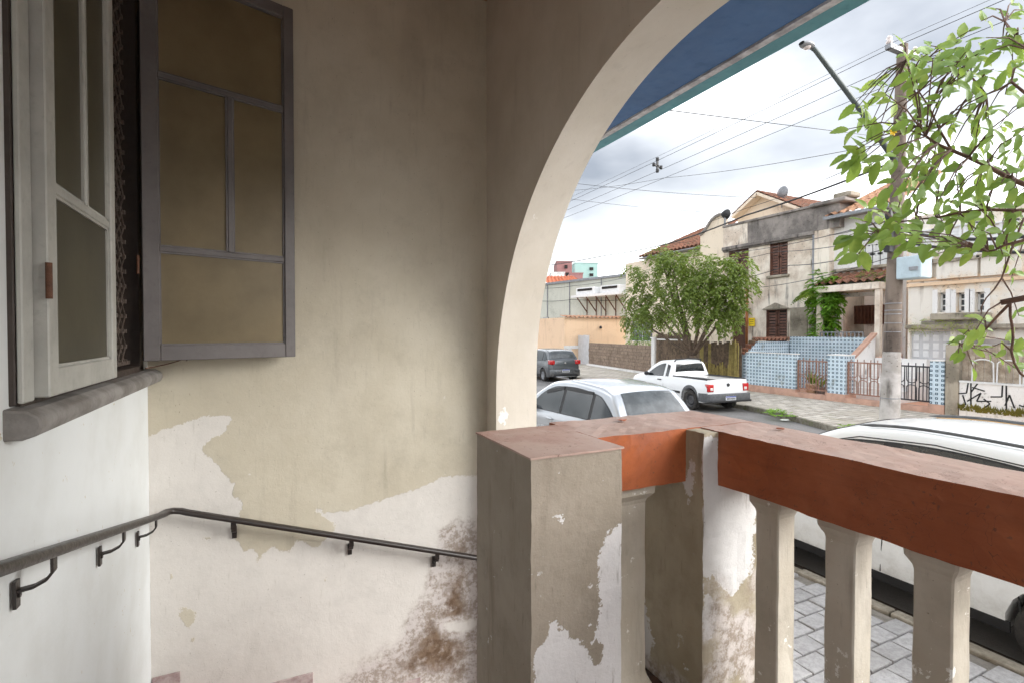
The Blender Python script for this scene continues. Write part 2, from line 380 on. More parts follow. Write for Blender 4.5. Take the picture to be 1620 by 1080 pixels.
m2 = [[(695, 985), (725, 982), (757, 976), (757, 996), (728, 1002), (705, 998)]]
float_attr(me, 'peel', lambda p: -max(sdf_any([beige], p), sdf_any(bits, p)) if p.z < 3.2 else -1)
float_attr(me, 'stain', lambda p: min(sdf_any(stainp, p), -sdf_any(m2, p) * 3 + .02) if p.z < 1.9 else -1)
link('end_wall', me, mt['end_wall'], house)
MB().box(XA, XC, YB + .004, YB + .2, -.1, ZC).build('wall_core', mt['white_wall'], house)
# arch wall
m = MB()
for (X, cy, cz, r) in ((XC, ACY, ACZ, AR), (XO, BCY, BCZ, BR)):
    ys = [cy + r * math.cos(math.pi * k / 72) for k in range(73)]; zs = [cz + r * math.sin(math.pi * k / 72) for k in range(73)]
    n = len(m.v); m.v += [(X, y, z) for y, z in zip(ys, zs)] + [(X, y, ZC) for y in ys]
    for k in range(72): m.f.append((n + k, n + k + 1, n + 74 + k, n + 73 + k)); m.mi.append(0)
    yl, yr = ys[-1], ys[0]
    m.add([(X, yr, -.05), (X, YB, -.05), (X, YB, ZC), (X, yr, ZC)], [(0, 1, 2, 3)]); m.add([(X, -2.4, -.05), (X, yl, -.05), (X, yl, ZC), (X, -2.4, ZC)], [(0, 1, 2, 3)])
m.add([(XC, -2.4, -.05), (XO, -2.4, -.05), (XO, -2.4, ZC), (XC, -2.4, ZC)], [(0, 1, 2, 3)])
m.add([(XC, YB, -.05), (XO, YB + .2, -.05), (XO, YB + .2, ZC), (XC, YB, ZC)], [(0, 1, 2, 3)]); m.add([(XO, YB, -.05), (XO, YB + .2, -.05), (XO, YB + .2, ZC), (XO, YB, ZC)], [(0, 1, 2, 3)])
m.build('arch_wall', mt['arch'], house, normals=False)
def soffit(a, s):     # a: path 0..1 along the opening, s: across the thickness
    L = .22
    if a < L: z = lerp(-.05, 1, a / L); f = lambda cy, cz, r: (cy + r, lerp(-.05, cz, a / L))
    elif a > 1 - L: f = lambda cy, cz, r: (cy - r, lerp(cz, -.05, (a - 1 + L) / L))
    else:
        q = math.pi * (a - L) / (1 - 2 * L); f = lambda cy, cz, r: (cy + r * math.cos(q), cz + r * math.sin(q))
    y0, z0 = f(ACY, ACZ, AR); y1, z1 = f(BCY, BCZ, BR)
    p = Vector((lerp(XC, XO, s), lerp(y0, y1, s), lerp(z0, z1, s)))
    k = .004 * math.sin(math.pi * s) ** .5; return p + mnoise.noise_vector(p * 4) * k
m = MB().surf(soffit, [i / 160 for i in range(161)], [i / 10 for i in range(11)]); me = m.mesh('arch_soffit', smooth=True, normals=False)
jp = [[(787, 655), (796, 640), (803, 646), (806, 662), (797, 660), (800, 672), (787, 676)], [(840, 350), (850, 330), (852, 345)]]
float_attr(me, 'peel', lambda p: sdf_any(jp, p) if p.y > 2.2 else -1)
link('arch_soffit', me, mt['arch'], house)
for nm in ('arch_wall',):
    mm = bpy.data.meshes[nm]; float_attr(mm, 'peel', lambda p: -1)
# ceiling, roof slab, floor, dark room
MB().box(XA - .2, XO - .01, -2.39, YB + .2, ZC + .003, ZC + .25).build('ceiling', mt['ceiling'], house)
MB().box(XA - .003, 1.2, -2.4, .35, 0, FL).box(.56, 1.2, .353, 1.07, 0, FL).build('veranda_floor', mt['floor'], house)
for i, (y0, y1, z) in enumerate(((.353, .85, 1.02), (.853, 1.4, .84), (1.403, YB - .003, .60))):
    box('stair_step', mt['floor'], house, XA + .002, .558 if i < 2 else -.40, y0, y1, 0, z)
for i, (x0, x1, z) in enumerate(((-.397, .2, .40), (.203, .8, .21))):
    box('stair_step', mt['floor'], house, x0, x1, 1.45, YB - .003, 0, z)
for (x0, x1, z0, z1) in ((-.52, -.405, .55, .685), (-.115, .204, .35, .505), (.655, .80, .18, .30)):
    box('skirting_tile', mt['skirt'], house, x0, x1, YB - .014, YB - .002, z0, z1, bevel=.002)
m = MB().surf(lambda u, v: (-2.8, u, v), [.9, 3.4], [FL, ZC]).surf(lambda u, v: (u, .9, v), [-2.8, XA - .2], [FL, ZC]).surf(lambda u, v: (u, 3.4, v), [-2.8, XA - .2], [FL, ZC]).surf(lambda u, v: (u, v, FL), [-2.8, XA - .2], [.9, 3.4]).surf(lambda u, v: (u, v, ZC), [-2.8, XA - .2], [.9, 3.4])
m.build('inner_room', mt['room'], house)
# eave
EZ = EYE + 1.385
ev = box('eave', mt['eave_blue'], house, XO + .003, 2.113, -6, 9, EZ, EZ + .1)
box('eave_strip', mt['eave_white'], ev, 2.116, 2.158, -6, 9, EZ - .012, EZ + .05)
MB().box(2.160, 2.255, -6, 9, EZ - .012, EZ + .03).box(2.235, 2.255, -6, 9, EZ + .033, EZ + .2).build('fascia', mt['eave_teal'], ev)
MB().hexa([(XO + .004, -6, EZ + .1), (2.28, -6, EZ + .1), (2.28, 9, EZ + .1), (XO + .004, 9, EZ + .1), (XO + .004, -6, EZ + .9), (2.28, -6, EZ + .16), (2.28, 9, EZ + .16), (XO + .004, 9, EZ + .9)]).build('eave_roof', mt['room'], ev)
MB().prism([(1.6, 3.05, EZ), (2.08, 3.05, EZ), (2.08, 3.05, EZ - .05), (1.95, 3.05, EZ - .07), (1.6, 3.05, EZ - .16)], (0, .03, 0)).build('eave_bracket', mt['eave_white'], ev)
MB().box(XO + .002, XO + .08, -6, 9, EZ - .10, EZ - .003).build('cornice', mt['eave_blue'], ev)
# front wall of the house beyond the arch, both ways
MB().box(XA, XO - .004, YB + .203, 9, -.05, 5.2).build('front_wall', mt['arch'], house)
float_attr(bpy.data.meshes['front_wall'], 'peel', lambda p: -1)
# ---- window: lining, casements, grille, sill
wf = MB()
for (y0, y1, z0, z1) in ((w0 - .03, w0 + .05, wz0, wz1), (w1 - .075, w1, wz0, wz1), (w0, w1, wz1 - .06, wz1), (w0, w1, wz0 - .01, wz0 + .02)):
    wf.box(XA - .198, XA + .012, y0, y1, z0, z1)
win = wf.build('window_lining', mt['wood_dark'], house, bevel=.003)
MB().box(XA + .014, XA + .026, w0 - .03, w0 + .03, wz0 + .005, wz1).build('frame_stile', mt['shutter_light'], win, bevel=.003)
sp = [(XA - .05, wz0 + .003), (XA + .040, wz0 - .008), (XA + .062, wz0 - .022), (XA + .068, wz0 - .042), (XA + .058, wz0 - .064), (XA + .03, wz0 - .074), (XA - .05, wz0 - .072)]
MB().prism([(x, 1.475, z) for x, z in sp], (0, 1.44, 0)).build('window_sill', mt['sill'], house, bevel=.006, seg=2)
def casement(P, u, W, z0, z1, mun, mat, glass, thick=.034, lean=0):
    u = Vector(u).normalized(); n = Vector((u.y, -u.x, 0)); P = Vector(P)
    def pl(mb, a0, a1, b0, b1, t=thick, o=0):
        q = []
        for z in (b0, b1):
            for (a, s) in ((a0, -1), (a1, -1), (a1, 1), (a0, 1)): q.append(P + u * a + n * (s * t / 2 + o) + Vector((0, 0, z)))
        mb.add(q, [(0, 3, 2, 1), (4, 5, 6, 7), (0, 1, 5, 4), (1, 2, 6, 5), (2, 3, 7, 6), (3, 0, 4, 7)])
    s, bt, tp, mw = .062, .068, .06, .024
    f = MB(); pl(f, 0, s, z0, z1); pl(f, W - s * .8, W, z0, z1); pl(f, s, W - s * .8, z0, z0 + bt, thick - .002); pl(f, s, W - s * .8, z1 - tp, z1, thick - .002)
    c = f.build('casement', mat, house, bevel=.003)
    L0, L1 = s, W - s * .8; mid = (L0 + L1) / 2 + .02
    for (a0, a1, b0, b1) in ((L0, L1, mun[0] - mw / 2, mun[0] + mw / 2), (L0, L1, mun[1] - mw / 2, mun[1] + mw / 2), (mid - mw / 2, mid + mw / 2, mun[0] + mw / 2, mun[1] - mw / 2)):
        k = MB(); pl(k, a0, a1, b0, b1, thick - .01); k.build('muntin', mat, c, bevel=.003)
    for (a0, a1, b0, b1) in ((L0, L1, z0 + bt, mun[0] - mw / 2), (L0, mid - mw / 2, mun[0] + mw / 2, mun[1] - mw / 2), (mid + mw / 2, L1, mun[0] + mw / 2, mun[1] - mw / 2), (L0, L1, mun[1] + mw / 2, z1 - tp)):
        g = MB(); pl(g, a0 - .004, a1 + .004, b0 - .004, b1 + .004, .004); g.build('pane', glass, c)
        pt = MB()
        for (e0, e1, h0, h1) in ((a0, a1, b0, b0 + .007), (a0, a1, b1 - .007, b1), (a0, a0 + .007, b0, b1), (a1 - .007, a1, b0, b1)): pl(pt, e0, e1, h0, h1, .016)
        pt.build('putty', mat, c)
    return c, P, u, n
Ph = at(226, 570, x=XA + .03); Pe = at(466, 563, y=YB - .075); du = Pe - Ph; du.z = 0
zb = 2.226; mz = (at(445, 412, y=YB - .085).z, at(445, 175, y=YB - .085).z)
c1, P1, u1, n1v = casement((Ph.x, Ph.y, 0), du, du.length, zb, 4.0, mz, mt['shutter_dark'], mt['frost'])
tag(c1, 'dark grey casement swung open against the end wall')
c2, P2, u2, n2v = casement((XA + .035, w0 + .035, 0), (0, 1, 0), .60, zb - .03, 4.0, (mz[0] - .01, mz[1]), mt['shutter_light'], mt['frost_green'])
tag(c2, 'pale green-grey closed casement')
MB().lathe([(0, 0), (.007, 0), (.007, .085), (0, .085)], 10, c=(XA + .055, w0 + .03, 2.43)).build('hinge', mt['rust'], c2, smooth=True, angle=40)
MB().lathe([(0, 0), (.006, 0), (.006, .08), (0, .08)], 10, c=(Ph.x - .01, Ph.y - .02, 2.6)).build('hinge', mt['rust'], c1, smooth=True, angle=40)
hk = [at(295, 566, y=YB - .14), at(280, 571, y=YB - .15), at(262, 576, y=YB - .17), at(243, 580, y=YB - .2), at(230, 582, y=YB - .22)]
MB().tube(hk, .0025, 6).build('wind_hook', mt['rust'], c1)
m = MB(); m.tube([hk[0] + Vector((0, 0, -.012)), hk[0] + Vector((.012, -.01, .008))], .003, 6).tube([hk[0] + Vector((-.012, 0, .0)), hk[0] + Vector((.014, -.01, -.004))], .003, 6); m.build('wind_hook', mt['rust'], c1)
gr = box('grille', mt['grille'], house, XA - .03, XA - .02, w0 + .06, w1 - .09, wz0 + .03, wz0 + .045)
gy0, gy1, px_, pz_ = w0 + .06, w1 - .09, .07, .125
ncol = int((gy1 - gy0) / px_)
for k in range(ncol):
    for sgn in (1, -1):
        pts = []; yb = gy0 + k * px_ + px_ / 2
        for j in range(29): pts.append((XA - .025 + sgn * .003, yb + sgn * px_ / 2 * (1 if j % 2 else -1) * .96, wz0 + .045 + j * pz_ / 2))
        MB().tube(pts, .003, 5).build('bar', mt['grille'], gr)
m = MB()
for k in range(ncol + 1):
    for j in range(0, 29):
        if (j + k) % 1 == 0: m.box(XA - .030, XA - .018, gy0 + k * px_ - .006, gy0 + k * px_ + .006, wz0 + .045 + j * pz_ / 2 - .008, wz0 + .045 + j * pz_ / 2 + .008)
tag(m.build('clasp', mt['grille'], gr), kind='stuff')
# ---- handrail on both walls
hr = thing('handrail', 'dark metal handrail descending along the white wall and round the corner', 'handrail', (XA + .075, 2.87, 1.5))
a0 = Vector((XA + .075, .75, 2.045)); a1 = Vector((XA + .075, 2.80, 1.512)); b0 = Vector((-.36, 2.87, 1.487)); b1 = Vector((1.16, 2.87, .972))
def rrail(pts, w=.042, h=.026):
    m = MB(); pts = [Vector(p) for p in pts]; prof = [(math.cos(2 * math.pi * k / 14), math.sin(2 * math.pi * k / 14)) for k in range(14)]
    prof = [(math.copysign(abs(x) ** .6, x) * w / 2, math.copysign(abs(y) ** .6, y) * h / 2) for x, y in prof]
    for i, p in enumerate(pts):
        d = (pts[min(i + 1, len(pts) - 1)] - pts[max(i - 1, 0)]).normalized(); r = d.cross(Vector((0, 0, 1))).normalized(); u = r.cross(d)
        m.v += [tuple(p + r * x + u * y) for x, y in prof]
    for i in range(len(pts) - 1):
        for k in range(14): m.f.append((i * 14 + k, i * 14 + (k + 1) % 14, (i + 1) * 14 + (k + 1) % 14, (i + 1) * 14 + k)); m.mi.append(0)
    m.f += [tuple(reversed(range(14))), tuple((len(pts) - 1) * 14 + k for k in range(14))]; m.mi += [0, 0]
    return m
rrail([a0, lerp(a0, a1, .5), a1, a1 + Vector((.004, .03, -.004)), Vector((XA + .088, 2.858, 1.506)), Vector((XA + .11, 2.871, 1.503)), Vector((XA + .14, 2.871, 1.497)), b0, lerp(b0, b1, .5), b1]).build('rail', mt['iron'], hr, smooth=True, angle=50)
def bracket(p, wall, ax):     # p on the rail, wall = unit vector to the wall
    p = Vector(p); w = Vector(wall); d = Vector((0, 0, -1)); m = MB()
    q = [p + d * .012, p + d * .045]
    m.bar(q[0], q[1], .024, .006, up=wall)
    arc = [p + d * .045 + w * .0, p + d * .062 + w * .012, p + d * .074 + w * .035, p + d * .078 + w * .062]
    for i in range(3): m.bar(arc[i], arc[i + 1], .02, .006)
    c = p + w * .066 + d * .088
    m.bar(c + d * .028, c - d * .034, .007, .022, up=ax)
    m.tube([c + d * .0 - w * .003, c + d * 0 + w * -.008], .006, 6)
    m.build('bracket', mt['iron'], hr)
for y in (.95, 1.50, 2.12, 2.66):
    k = (y - a0.y) / (a1.y - a0.y); bracket(lerp(a0, a1, k), (-1, 0, 0), (0, 1, 0))
for x in (-.165, .40, .885):
    k = (x - b0.x) / (b1.x - b0.x); bracket(lerp(b0, b1, k), (0, 1, 0), (1, 0, 0))
# ---- balustrade
RT, RB = EYE - .30, 1.886
bal = thing('balustrade', 'weathered concrete balustrade with terracotta painted rail and square balusters', 'balustrade', (1.0, 1.2, 0))
pw = [[(990, 822), (975, 833), (966, 830), (958, 855), (950, 885), (953, 900), (944, 925), (951, 950), (945, 985), (940, 1010), (953, 1020), (945, 1050), (930, 1040), (922, 1012), (905, 1005), (893, 992), (878, 980), (868, 985), (866, 1005), (850, 1012), (843, 1040), (846, 1090), (990, 1090)], [(930, 925), (938, 922), (939, 930), (932, 931)], [(812, 718), (824, 716), (822, 742), (812, 748)]]
me = gridbox(.565, .833, 1.075, 1.426, 0, RT - .004, .02, .0016, 'xXyYZ').mesh('pillar', merge=False, normals=False, smooth=False)
float_attr(me, 'peel', lambda p: sdf_any(pw, p) if (p.z > .9 and p.y < 1.12) else -1)
link('pillar', me, mt['pillar'], bal)
# top slab of pillar and rails
me = gridbox(.562, .8395, 1.0715, 1.429, RT - .004, RT + .001, .05, .0008).mesh('pillar_top'); link('pillar_top', me, mt['rail_top'], bal)
def railbeam(name, x0, x1, y0, y1):
    g = gridbox(x0, x1, y0, y1, RB, RT, .03, .0024); me = g.mesh(name, merge=True)
    for f in me.polygons: f.material_index = 1 if f.normal.z > .7 else 0
    return link(name, me, [mt['rail_side'], mt['rail_top']], bal)
railbeam('short_rail', .842, 1.474, 1.198, 1.475)
railbeam('long_rail', 1.237, 1.474, -.31, 1.194)
cpw = [[(1112, 690), (1136, 690), (1142, 760), (1190, 785), (1202, 800), (1196, 835), (1188, 850), (1196, 880), (1186, 905), (1160, 945), (1145, 930), (1128, 910), (1115, 920), (1107, 905)], [(1108, 930), (1130, 940), (1130, 1010), (1112, 1015)]]
cpl = [[(1012, 970), (1018, 935), (1028, 985), (1038, 1020), (1030, 1040), (1010, 1040)], [(1080, 760), (1096, 720), (1098, 760), (1090, 800)]]
me = gridbox(1.177, 1.43, 1.125, 1.46, 1.1, RT - .003, .018, .0022, 'xXyYZ').mesh('corner_post', normals=False)
float_attr(me, 'peel', lambda p: sdf_any(cpw, p) if p.y < 1.14 else (sdf_any(cpl, p) if p.x < 1.19 else -1))
pst = [[(1106, 1015), (1112, 935), (1130, 912), (1150, 940), (1165, 955), (1200, 905), (1210, 1090), (1106, 1090)]]
float_attr(me, 'stain', lambda p: sdf_any(pst, p) if p.y < 1.14 else lerp(.06, -.3, min(1, max(0, (p.z - 1.2) / .35))))
link('corner_post', me, mt['post'], bal)
def baluster_mesh(seed):
    rnd = random.Random(seed); H0, H1 = 1.232, RB + .004; m = MB(); prof = [(0, .052), (.02, .052), (.036, .047), (.05, .041), (.07, .0375)]
    st = [(H0 + a, w) for a, w in prof] + [(lerp(H0 + .085, H1 - .075, k / 8), .0368 + .0006 * math.sin(k * 1.7)) for k in range(1, 8)] + [(H1 - .062, .037), (H1 - .05, .040), (H1 - .04, .046), (H1 - .03, .051), (H1, .053)]
    ring = []
    for k in range(4):
        for e in (-.9, -.3, .3, .9): ring.append((k, e))
    n = 16
    for z, w in st:
        for k, e in ring:
            q = [(-1, e), (e, 1), (1, -e), (-e, -1)][k]; c = .93
            x, y = q[0] * w, q[1] * w
            p = Vector((x, y, z)); p += mnoise.noise_vector(p * 25 + Vector((seed * 7, 0, 0))) * .0022
            m.v.append(tuple(p))
    for i in range(len(st) - 1):
        for k in range(n): m.f.append((i * n + k, i * n + (k + 1) % n, (i + 1) * n + (k + 1) % n, (i + 1) * n + k)); m.mi.append(0)
    me = m.mesh('baluster', normals=True); float_attr(me, 'peel', lambda p: -.03)
    return me
by = [1.005 - .0, .799, .602, .40, .20, 0.0, -.2]
for i, y in enumerate(by):
    o = link('baluster', baluster_mesh(i), mt['baluster'], bal); o.location = (1.318, y - .014, 0)
o = link('baluster', baluster_mesh(9), mt['baluster'], bal); o.location = (1.0, 1.285, 0); o.scale = (1.4, 1.4, 1)
me = gridbox(1.215, 1.46, -.31, 1.122, FL, 1.23, .05, .002).mesh('plinth'); float_attr(me, 'peel', lambda p: -.01); float_attr(me, 'stain', lambda p: -.02); link('plinth', me, mt['post'], bal)
me = gridbox(.836, 1.174, 1.17, 1.46, .7, 1.19, .05, .004).mesh('plinth'); link('plinth', me, mt['damp_brick'], bal)
box('veranda_base', mt['arch'], house, 1.203, XO - .05, -2.38, 1.45, 0, FL - .003); float_attr(bpy.data.meshes['veranda_base'], 'peel', lambda p: -1)
def chip(loc, r, seed):
    rnd = random.Random(seed); bm = bmesh.new(); bmesh.ops.create_icosphere(bm, subdivisions=1, radius=r)
    for v in bm.verts: v.co = Vector((v.co.x * rnd.uniform(.6, 1.5), v.co.y * rnd.uniform(.6, 1.3), v.co.z * rnd.uniform(.1, .22)))
    me = bpy.data.meshes.new('plaster_chip'); bm.to_mesh(me); bm.free(); return me
o = link('plaster_flake', chip(0, .014, 3), mt['rail_side']); o.location = at(1234, 677, z=RT + .006); tag(o, 'small reddish flake lying on the long terracotta rail', 'flake')
o = link('plaster_flake', chip(0, .02, 4), mt['rail_side']); o.location = at(985, 663, z=RT + .006); tag(o, 'loose terracotta flake at the outer edge of the short rail', 'flake')
# ================================================================== street
def M_asphalt():
    t = NT('old asphalt'); n = t.noise(.35, 6, .6); g = t.noise(55, 4, .8); w = t.noise(.9, 6, .65, t.scale(t.pos, (1, .35, 1)))
    c = t.mix(t.ramp(n, .35, .65), C(128, 126, 124), C(100, 98, 98)); c = t.mix(t.ramp(w, .5, .68, 0, .6), c, C(74, 72, 72))
    c = t.mix(t.ramp(g, .5, .8, 0, .45), c, C(160, 158, 154)); c = t.mix(t.ramp(t.noise(2.2, 8, .75), .64, .7, 0, .5), c, C(60, 54, 46))
    return t.done(c, t.ramp(w, .4, .68, .75, .4), t.bump(g, .5, .008))
def M_stone(name, a, b, dirt, sc=7, moss=None, rough=.85):
    t = NT(name); n = t.noise(sc, 7, .7); l = t.noise(1.3, 5, .6); g = t.noise(40, 4, .7)
    oi = t.t.nodes.new('ShaderNodeObjectInfo').outputs['Random']
    c = t.mix(t.ramp(n, .36, .66), a, b); c = t.mix(t.math('MULTIPLY', oi, .35), c, tuple(x * .6 for x in b[:3]) + (1,))
    c = t.mix(t.ramp(l, .46, .72, 0, .6), c, dirt); c = t.mix(t.ramp(t.noise(90, 2), .6, .75, 0, .4), c, tuple(x * .5 for x in b[:3]) + (1,))
    if moss: c = t.mix(t.ramp(t.noise(2.6, 7, .7), .56, .66, 0, .75), c, moss)
    return t.done(c, rough, t.bump(t.math('ADD', n, t.math('MULTIPLY', g, .4)), .55, .012))
mt['asphalt'] = M_asphalt()
mt['paver'] = M_stone('grey paver stone', C(190, 188, 188), C(162, 160, 160), C(140, 136, 132), 26)
mt['grout'] = M_stone('sandy joint', C(156, 150, 142), C(126, 121, 114), C(106, 100, 92), 20)
mt['kerb'] = M_stone('granite kerb', C(168, 160, 146), C(134, 126, 112), C(110, 100, 84), 14)
mt['kerb_far'] = M_stone('mossy kerb', C(150, 144, 130), C(112, 106, 92), C(84, 80, 66), 9, C(92, 100, 58))
mt['ground'] = M_stone('town ground', C(120, 114, 104), C(100, 94, 86), C(90, 84, 74), 2)
mt['gutter'] = M_stone('leaf litter in the gutter', C(74, 62, 50), C(48, 40, 34), C(36, 30, 26), 30)
def M_farwalk():
    t = NT('worn stone pavement'); p = t.pos
    b = t.t.nodes.new('ShaderNodeTexBrick'); s = t.scale(p, (1, 1, 1)); t.put(b.inputs['Vector'], s)
    b.inputs['Scale'].default_value = 1; b.inputs['Brick Width'].default_value = .42; b.inputs['Row Height'].default_value = .21; b.inputs['Mortar Size'].default_value = .014
    b.inputs['Color1'].default_value = C(206, 200, 190); b.inputs['Color2'].default_value = C(158, 150, 140); b.inputs['Mortar'].default_value = C(104, 98, 86); b.inputs['Bias'].default_value = -.1
    n = t.noise(.8, 6, .65); c = t.mix(t.ramp(n, .42, .66, 0, .7), b.outputs['Color'], C(176, 168, 154))
    c = t.mix(t.ramp(t.noise(7, 6, .7), .5, .72, 0, .6), c, C(128, 118, 104)); c = t.mix(t.ramp(t.noise(1.1, 7, .7, None, .4), .58, .68, 0, .6), c, C(120, 118, 84))
    return t.done(c, .85, t.bump(t.math('ADD', t.math('MULTIPLY', b.outputs['Fac'], -.6), t.noise(30, 4, .7)), .5, .015))
mt['farwalk'] = M_farwalk()
def struct(name, m, mat, label=None, **k):
    o = m.build(name, mat, None, **k); o['kind'] = 'structure'
    if label: o['label'] = label
    return o
g = MB().add([(-1500, -1500, -.03), (1500, -1500, -.03), (1500, 1500, -.03), (-1500, 1500, -.03)], [(0, 1, 2, 3)])
struct('ground', g, mt['ground'], 'flat town ground stretching away beyond the street')
KX = 4.40
FK = curve1([(-60, 10.4), (-20, 11.1), (0, 11.35), (5, 11.6), (7, 11.85), (8.8, 12.5), (11.2, 13.12), (15, 13.4), (20, 13.75), (29, 15.2), (45, 18), (80, 24)])
PL = curve1([(-60, 16.2), (13.7, 16.45), (13.9, 16.5), (21.2, 18.27), (29.3, 19.8), (46, 23), (80, 29.5)])
def PLx(y):
    ks = [(-60, 16.4), (13.75, 16.45), (21.2, 18.27), (29.3, 19.8), (46, 23), (80, 29.5)]
    for (a, b), (c, d) in zip(ks, ks[1:]):
        if y <= c: return lerp(b, d, (y - a) / (c - a))
    return 29.5
ys = [-60 + i * 1.0 for i in range(141)]
m = MB().surf(lambda y, s: (lerp(KX + .12, FK(y) + .02, s), y, .05 * math.sin(math.pi * s) ), ys, [i / 8 for i in range(9)])
struct('road', m, mt['asphalt'], 'grey worn asphalt road running past the houses', smooth=True)
struct('gutter', MB().surf(lambda y, s: (lerp(KX + .125, KX + .36, s), y, .006 + .012 * (1 - s) + .03 * s), ys, [0, 1]), mt['gutter'], 'dark strip of leaf litter along the near kerb')
# near pavement
nw = struct('near_pavement', MB().box(XO - .3, KX, -60, 80, -.02, .112), mt['grout'], 'pavement of grey stone pavers below the balustrade')
def slab(sx, sy, h, seed):
    rnd = random.Random(seed); j = lambda: rnd.uniform(-.004, .004); b = .006
    p = [(-sx / 2 + j(), -sy / 2 + j(), -h), (sx / 2 + j(), -sy / 2 + j(), -h), (sx / 2 + j(), sy / 2 + j(), -h), (-sx / 2 + j(), sy / 2 + j(), -h)]
    q = [(x * (1 - .004 / sx), y * (1 - .004 / sy), -.004) for x, y, z in p]; r = [(x * (1 - 2 * b / sx), y * (1 - 2 * b / sy), rnd.uniform(-.0015, .0015)) for x, y, z in p]
    return p + q + r, [(0, 1, 5, 4), (1, 2, 6, 5), (2, 3, 7, 6), (3, 0, 4, 7), (4, 5, 9, 8), (5, 6, 10, 9), (6, 7, 11, 10), (7, 4, 8, 11), (8, 9, 10, 11)]
pm = []
for s in range(6):
    v, f = slab(.228, .146, .03, s); pm.append(MB().add(v, f).mesh('paver'))
rest = MB(); cnt = 0; rr = random.Random(5)
for j in range(-20, 70):
    y = j * .156
    for i in range(-8, 10):
        x = KX - .13 - (i + 8) * .24 - (.12 if j % 2 else 0)
        if x < XO - .1: continue
        z = .132 + rr.uniform(-.002, .003); px, py, w = project((x, y, z)) if (Vector((x, y, z)) - ORG).dot(FWD) > .3 else (0, 0, 1)
        if 1180 < px < 1680 and 860 < py < 1200 and cnt < 300:
            o = link('paver', pm[rr.randrange(6)], mt['paver'], nw); o.location = (x, y, z); o.rotation_euler = (rr.uniform(-.008, .008), rr.uniform(-.008, .008), rr.uniform(-.02, .02) + (math.pi if rr.random() < .5 else 0)); cnt += 1
        else:
            v, f = slab(.228, .146, .03, rr.randrange(99)); rest.add([(a + x, b + y, c + z) for a, b, c in v], f)
tag(rest.build('paver_field', mt['paver'], nw), kind='stuff')
def kerb_line(name, label, xf, y0, y1, mat, w=.13, side=1, L=.95):
    o = struct(name, MB().surf(lambda y, s: (xf(y) + (s - .5) * .04 + side * w / 2, y, .02), [y0 + i * (y1 - y0) / 40 for i in range(41)], [0, 1]), mat, label)
    y = y0; k = 0; rnd = random.Random(3)
    while y < y1:
        l = L * rnd.uniform(.8, 1.2); ya, yb = y + .006, min(y + l - .006, y1); xa, xb = xf(ya), xf(yb); dz = rnd.uniform(-.012, .012); dx = rnd.uniform(-.008, .008)
        p = []
        for (z, ins) in ((-.03, 0), (.138 + dz, .008)):
            p += [(xa + dx + ins * side, ya, z), (xa + dx + side * w, ya, z), (xb + dx + side * w, yb, z), (xb + dx + ins * side, yb, z)]
        MB().hexa(p).build('kerb_stone', mat, o, bevel=.012, seg=2); y += l; k += 1
    return o
kerb_line('near_kerb', 'pale granite kerb beside the white car', lambda y: KX + .12, -4, 12, mt['kerb'], .115, -1)
kerb_line('far_kerb', 'mossy kerb of the opposite pavement', FK, -6, 36, mt['kerb_far'], .14, 1)
struct('far_pavement', MB().surf(lambda y, s: (lerp(FK(y) + .1, PLx(y) + .2, s), y, .13 + .02 * s), ys, [0, .5, 1]), mt['farwalk'], 'worn stone pavement on the far side of the street')
struct('yard_ground', MB().surf(lambda y, s: (lerp(PLx(y) + .19, PLx(y) + 60, s), y, .14), ys, [0, 1]), mt['ground'], 'bare ground of the front yards across the street')
# ================================================================== cars
mt['car_silver'] = M_paint('silver car paint', C(178, 183, 189), .26, .8, .45)
mt['car_white'] = M_paint('white car paint', C(236, 238, 238), .25, .6)
mt['car_grey'] = M_paint('graphite car paint', C(84, 88, 92), .25, .7, .3)
mt['car_black'] = M_paint('black car paint', C(36, 38, 42), .2, .7)
mt['car_red'] = M_paint('red car paint', C(170, 34, 34), .25, .7)
mt['glass'] = M_glass_dark('tinted car glass'); mt['glass_rear'] = M_glass_dark('rear car glass', (.05, .056, .06, 1), .03)
mt['black_trim'] = M_simple('black plastic trim', C(40, 40, 42), .55, .3, 20, .1, obj=True)
mt['grey_plastic'] = M_simple('faded grey plastic', C(96, 98, 100), .6, .3, 14, .15, obj=True)
mt['tyre'] = M_simple('tyre rubber', C(38, 37, 36), .85, .4, 20, .3, obj=True, col2=C(62, 58, 54))
mt['rim'] = M_simple('alloy rim', C(176, 178, 182), .35, .25, 10, 0, .7, obj=True)
mt['steel_rim'] = M_simple('dark steel rim', C(84, 84, 86), .5, .3, 10, 0, .4, obj=True)
mt['lamp_red'] = M_simple('red lamp lens', C(196, 22, 26), .15, .35, 30, 0, obj=True, Coat_Weight=.8)
mt['lamp_clear'] = M_simple('clear lamp lens', C(226, 214, 210), .15, .2, 30, 0, obj=True, Coat_Weight=.8)
mt['chrome'] = M_simple('bright metal', C(200, 202, 206), .2, .15, 10, 0, .9, obj=True)
mt['plate_white'] = M_simple('number plate', C(226, 228, 230), .4, .1, 10, 0, obj=True); mt['plate_blue'] = M_simple('plate band', C(40, 70, 160), .4, .1, 10, 0, obj=True)
SF = curve1([(.1, .93), (.3, .972), (.52, 1.0), (.72, .996), (.95, .962)])
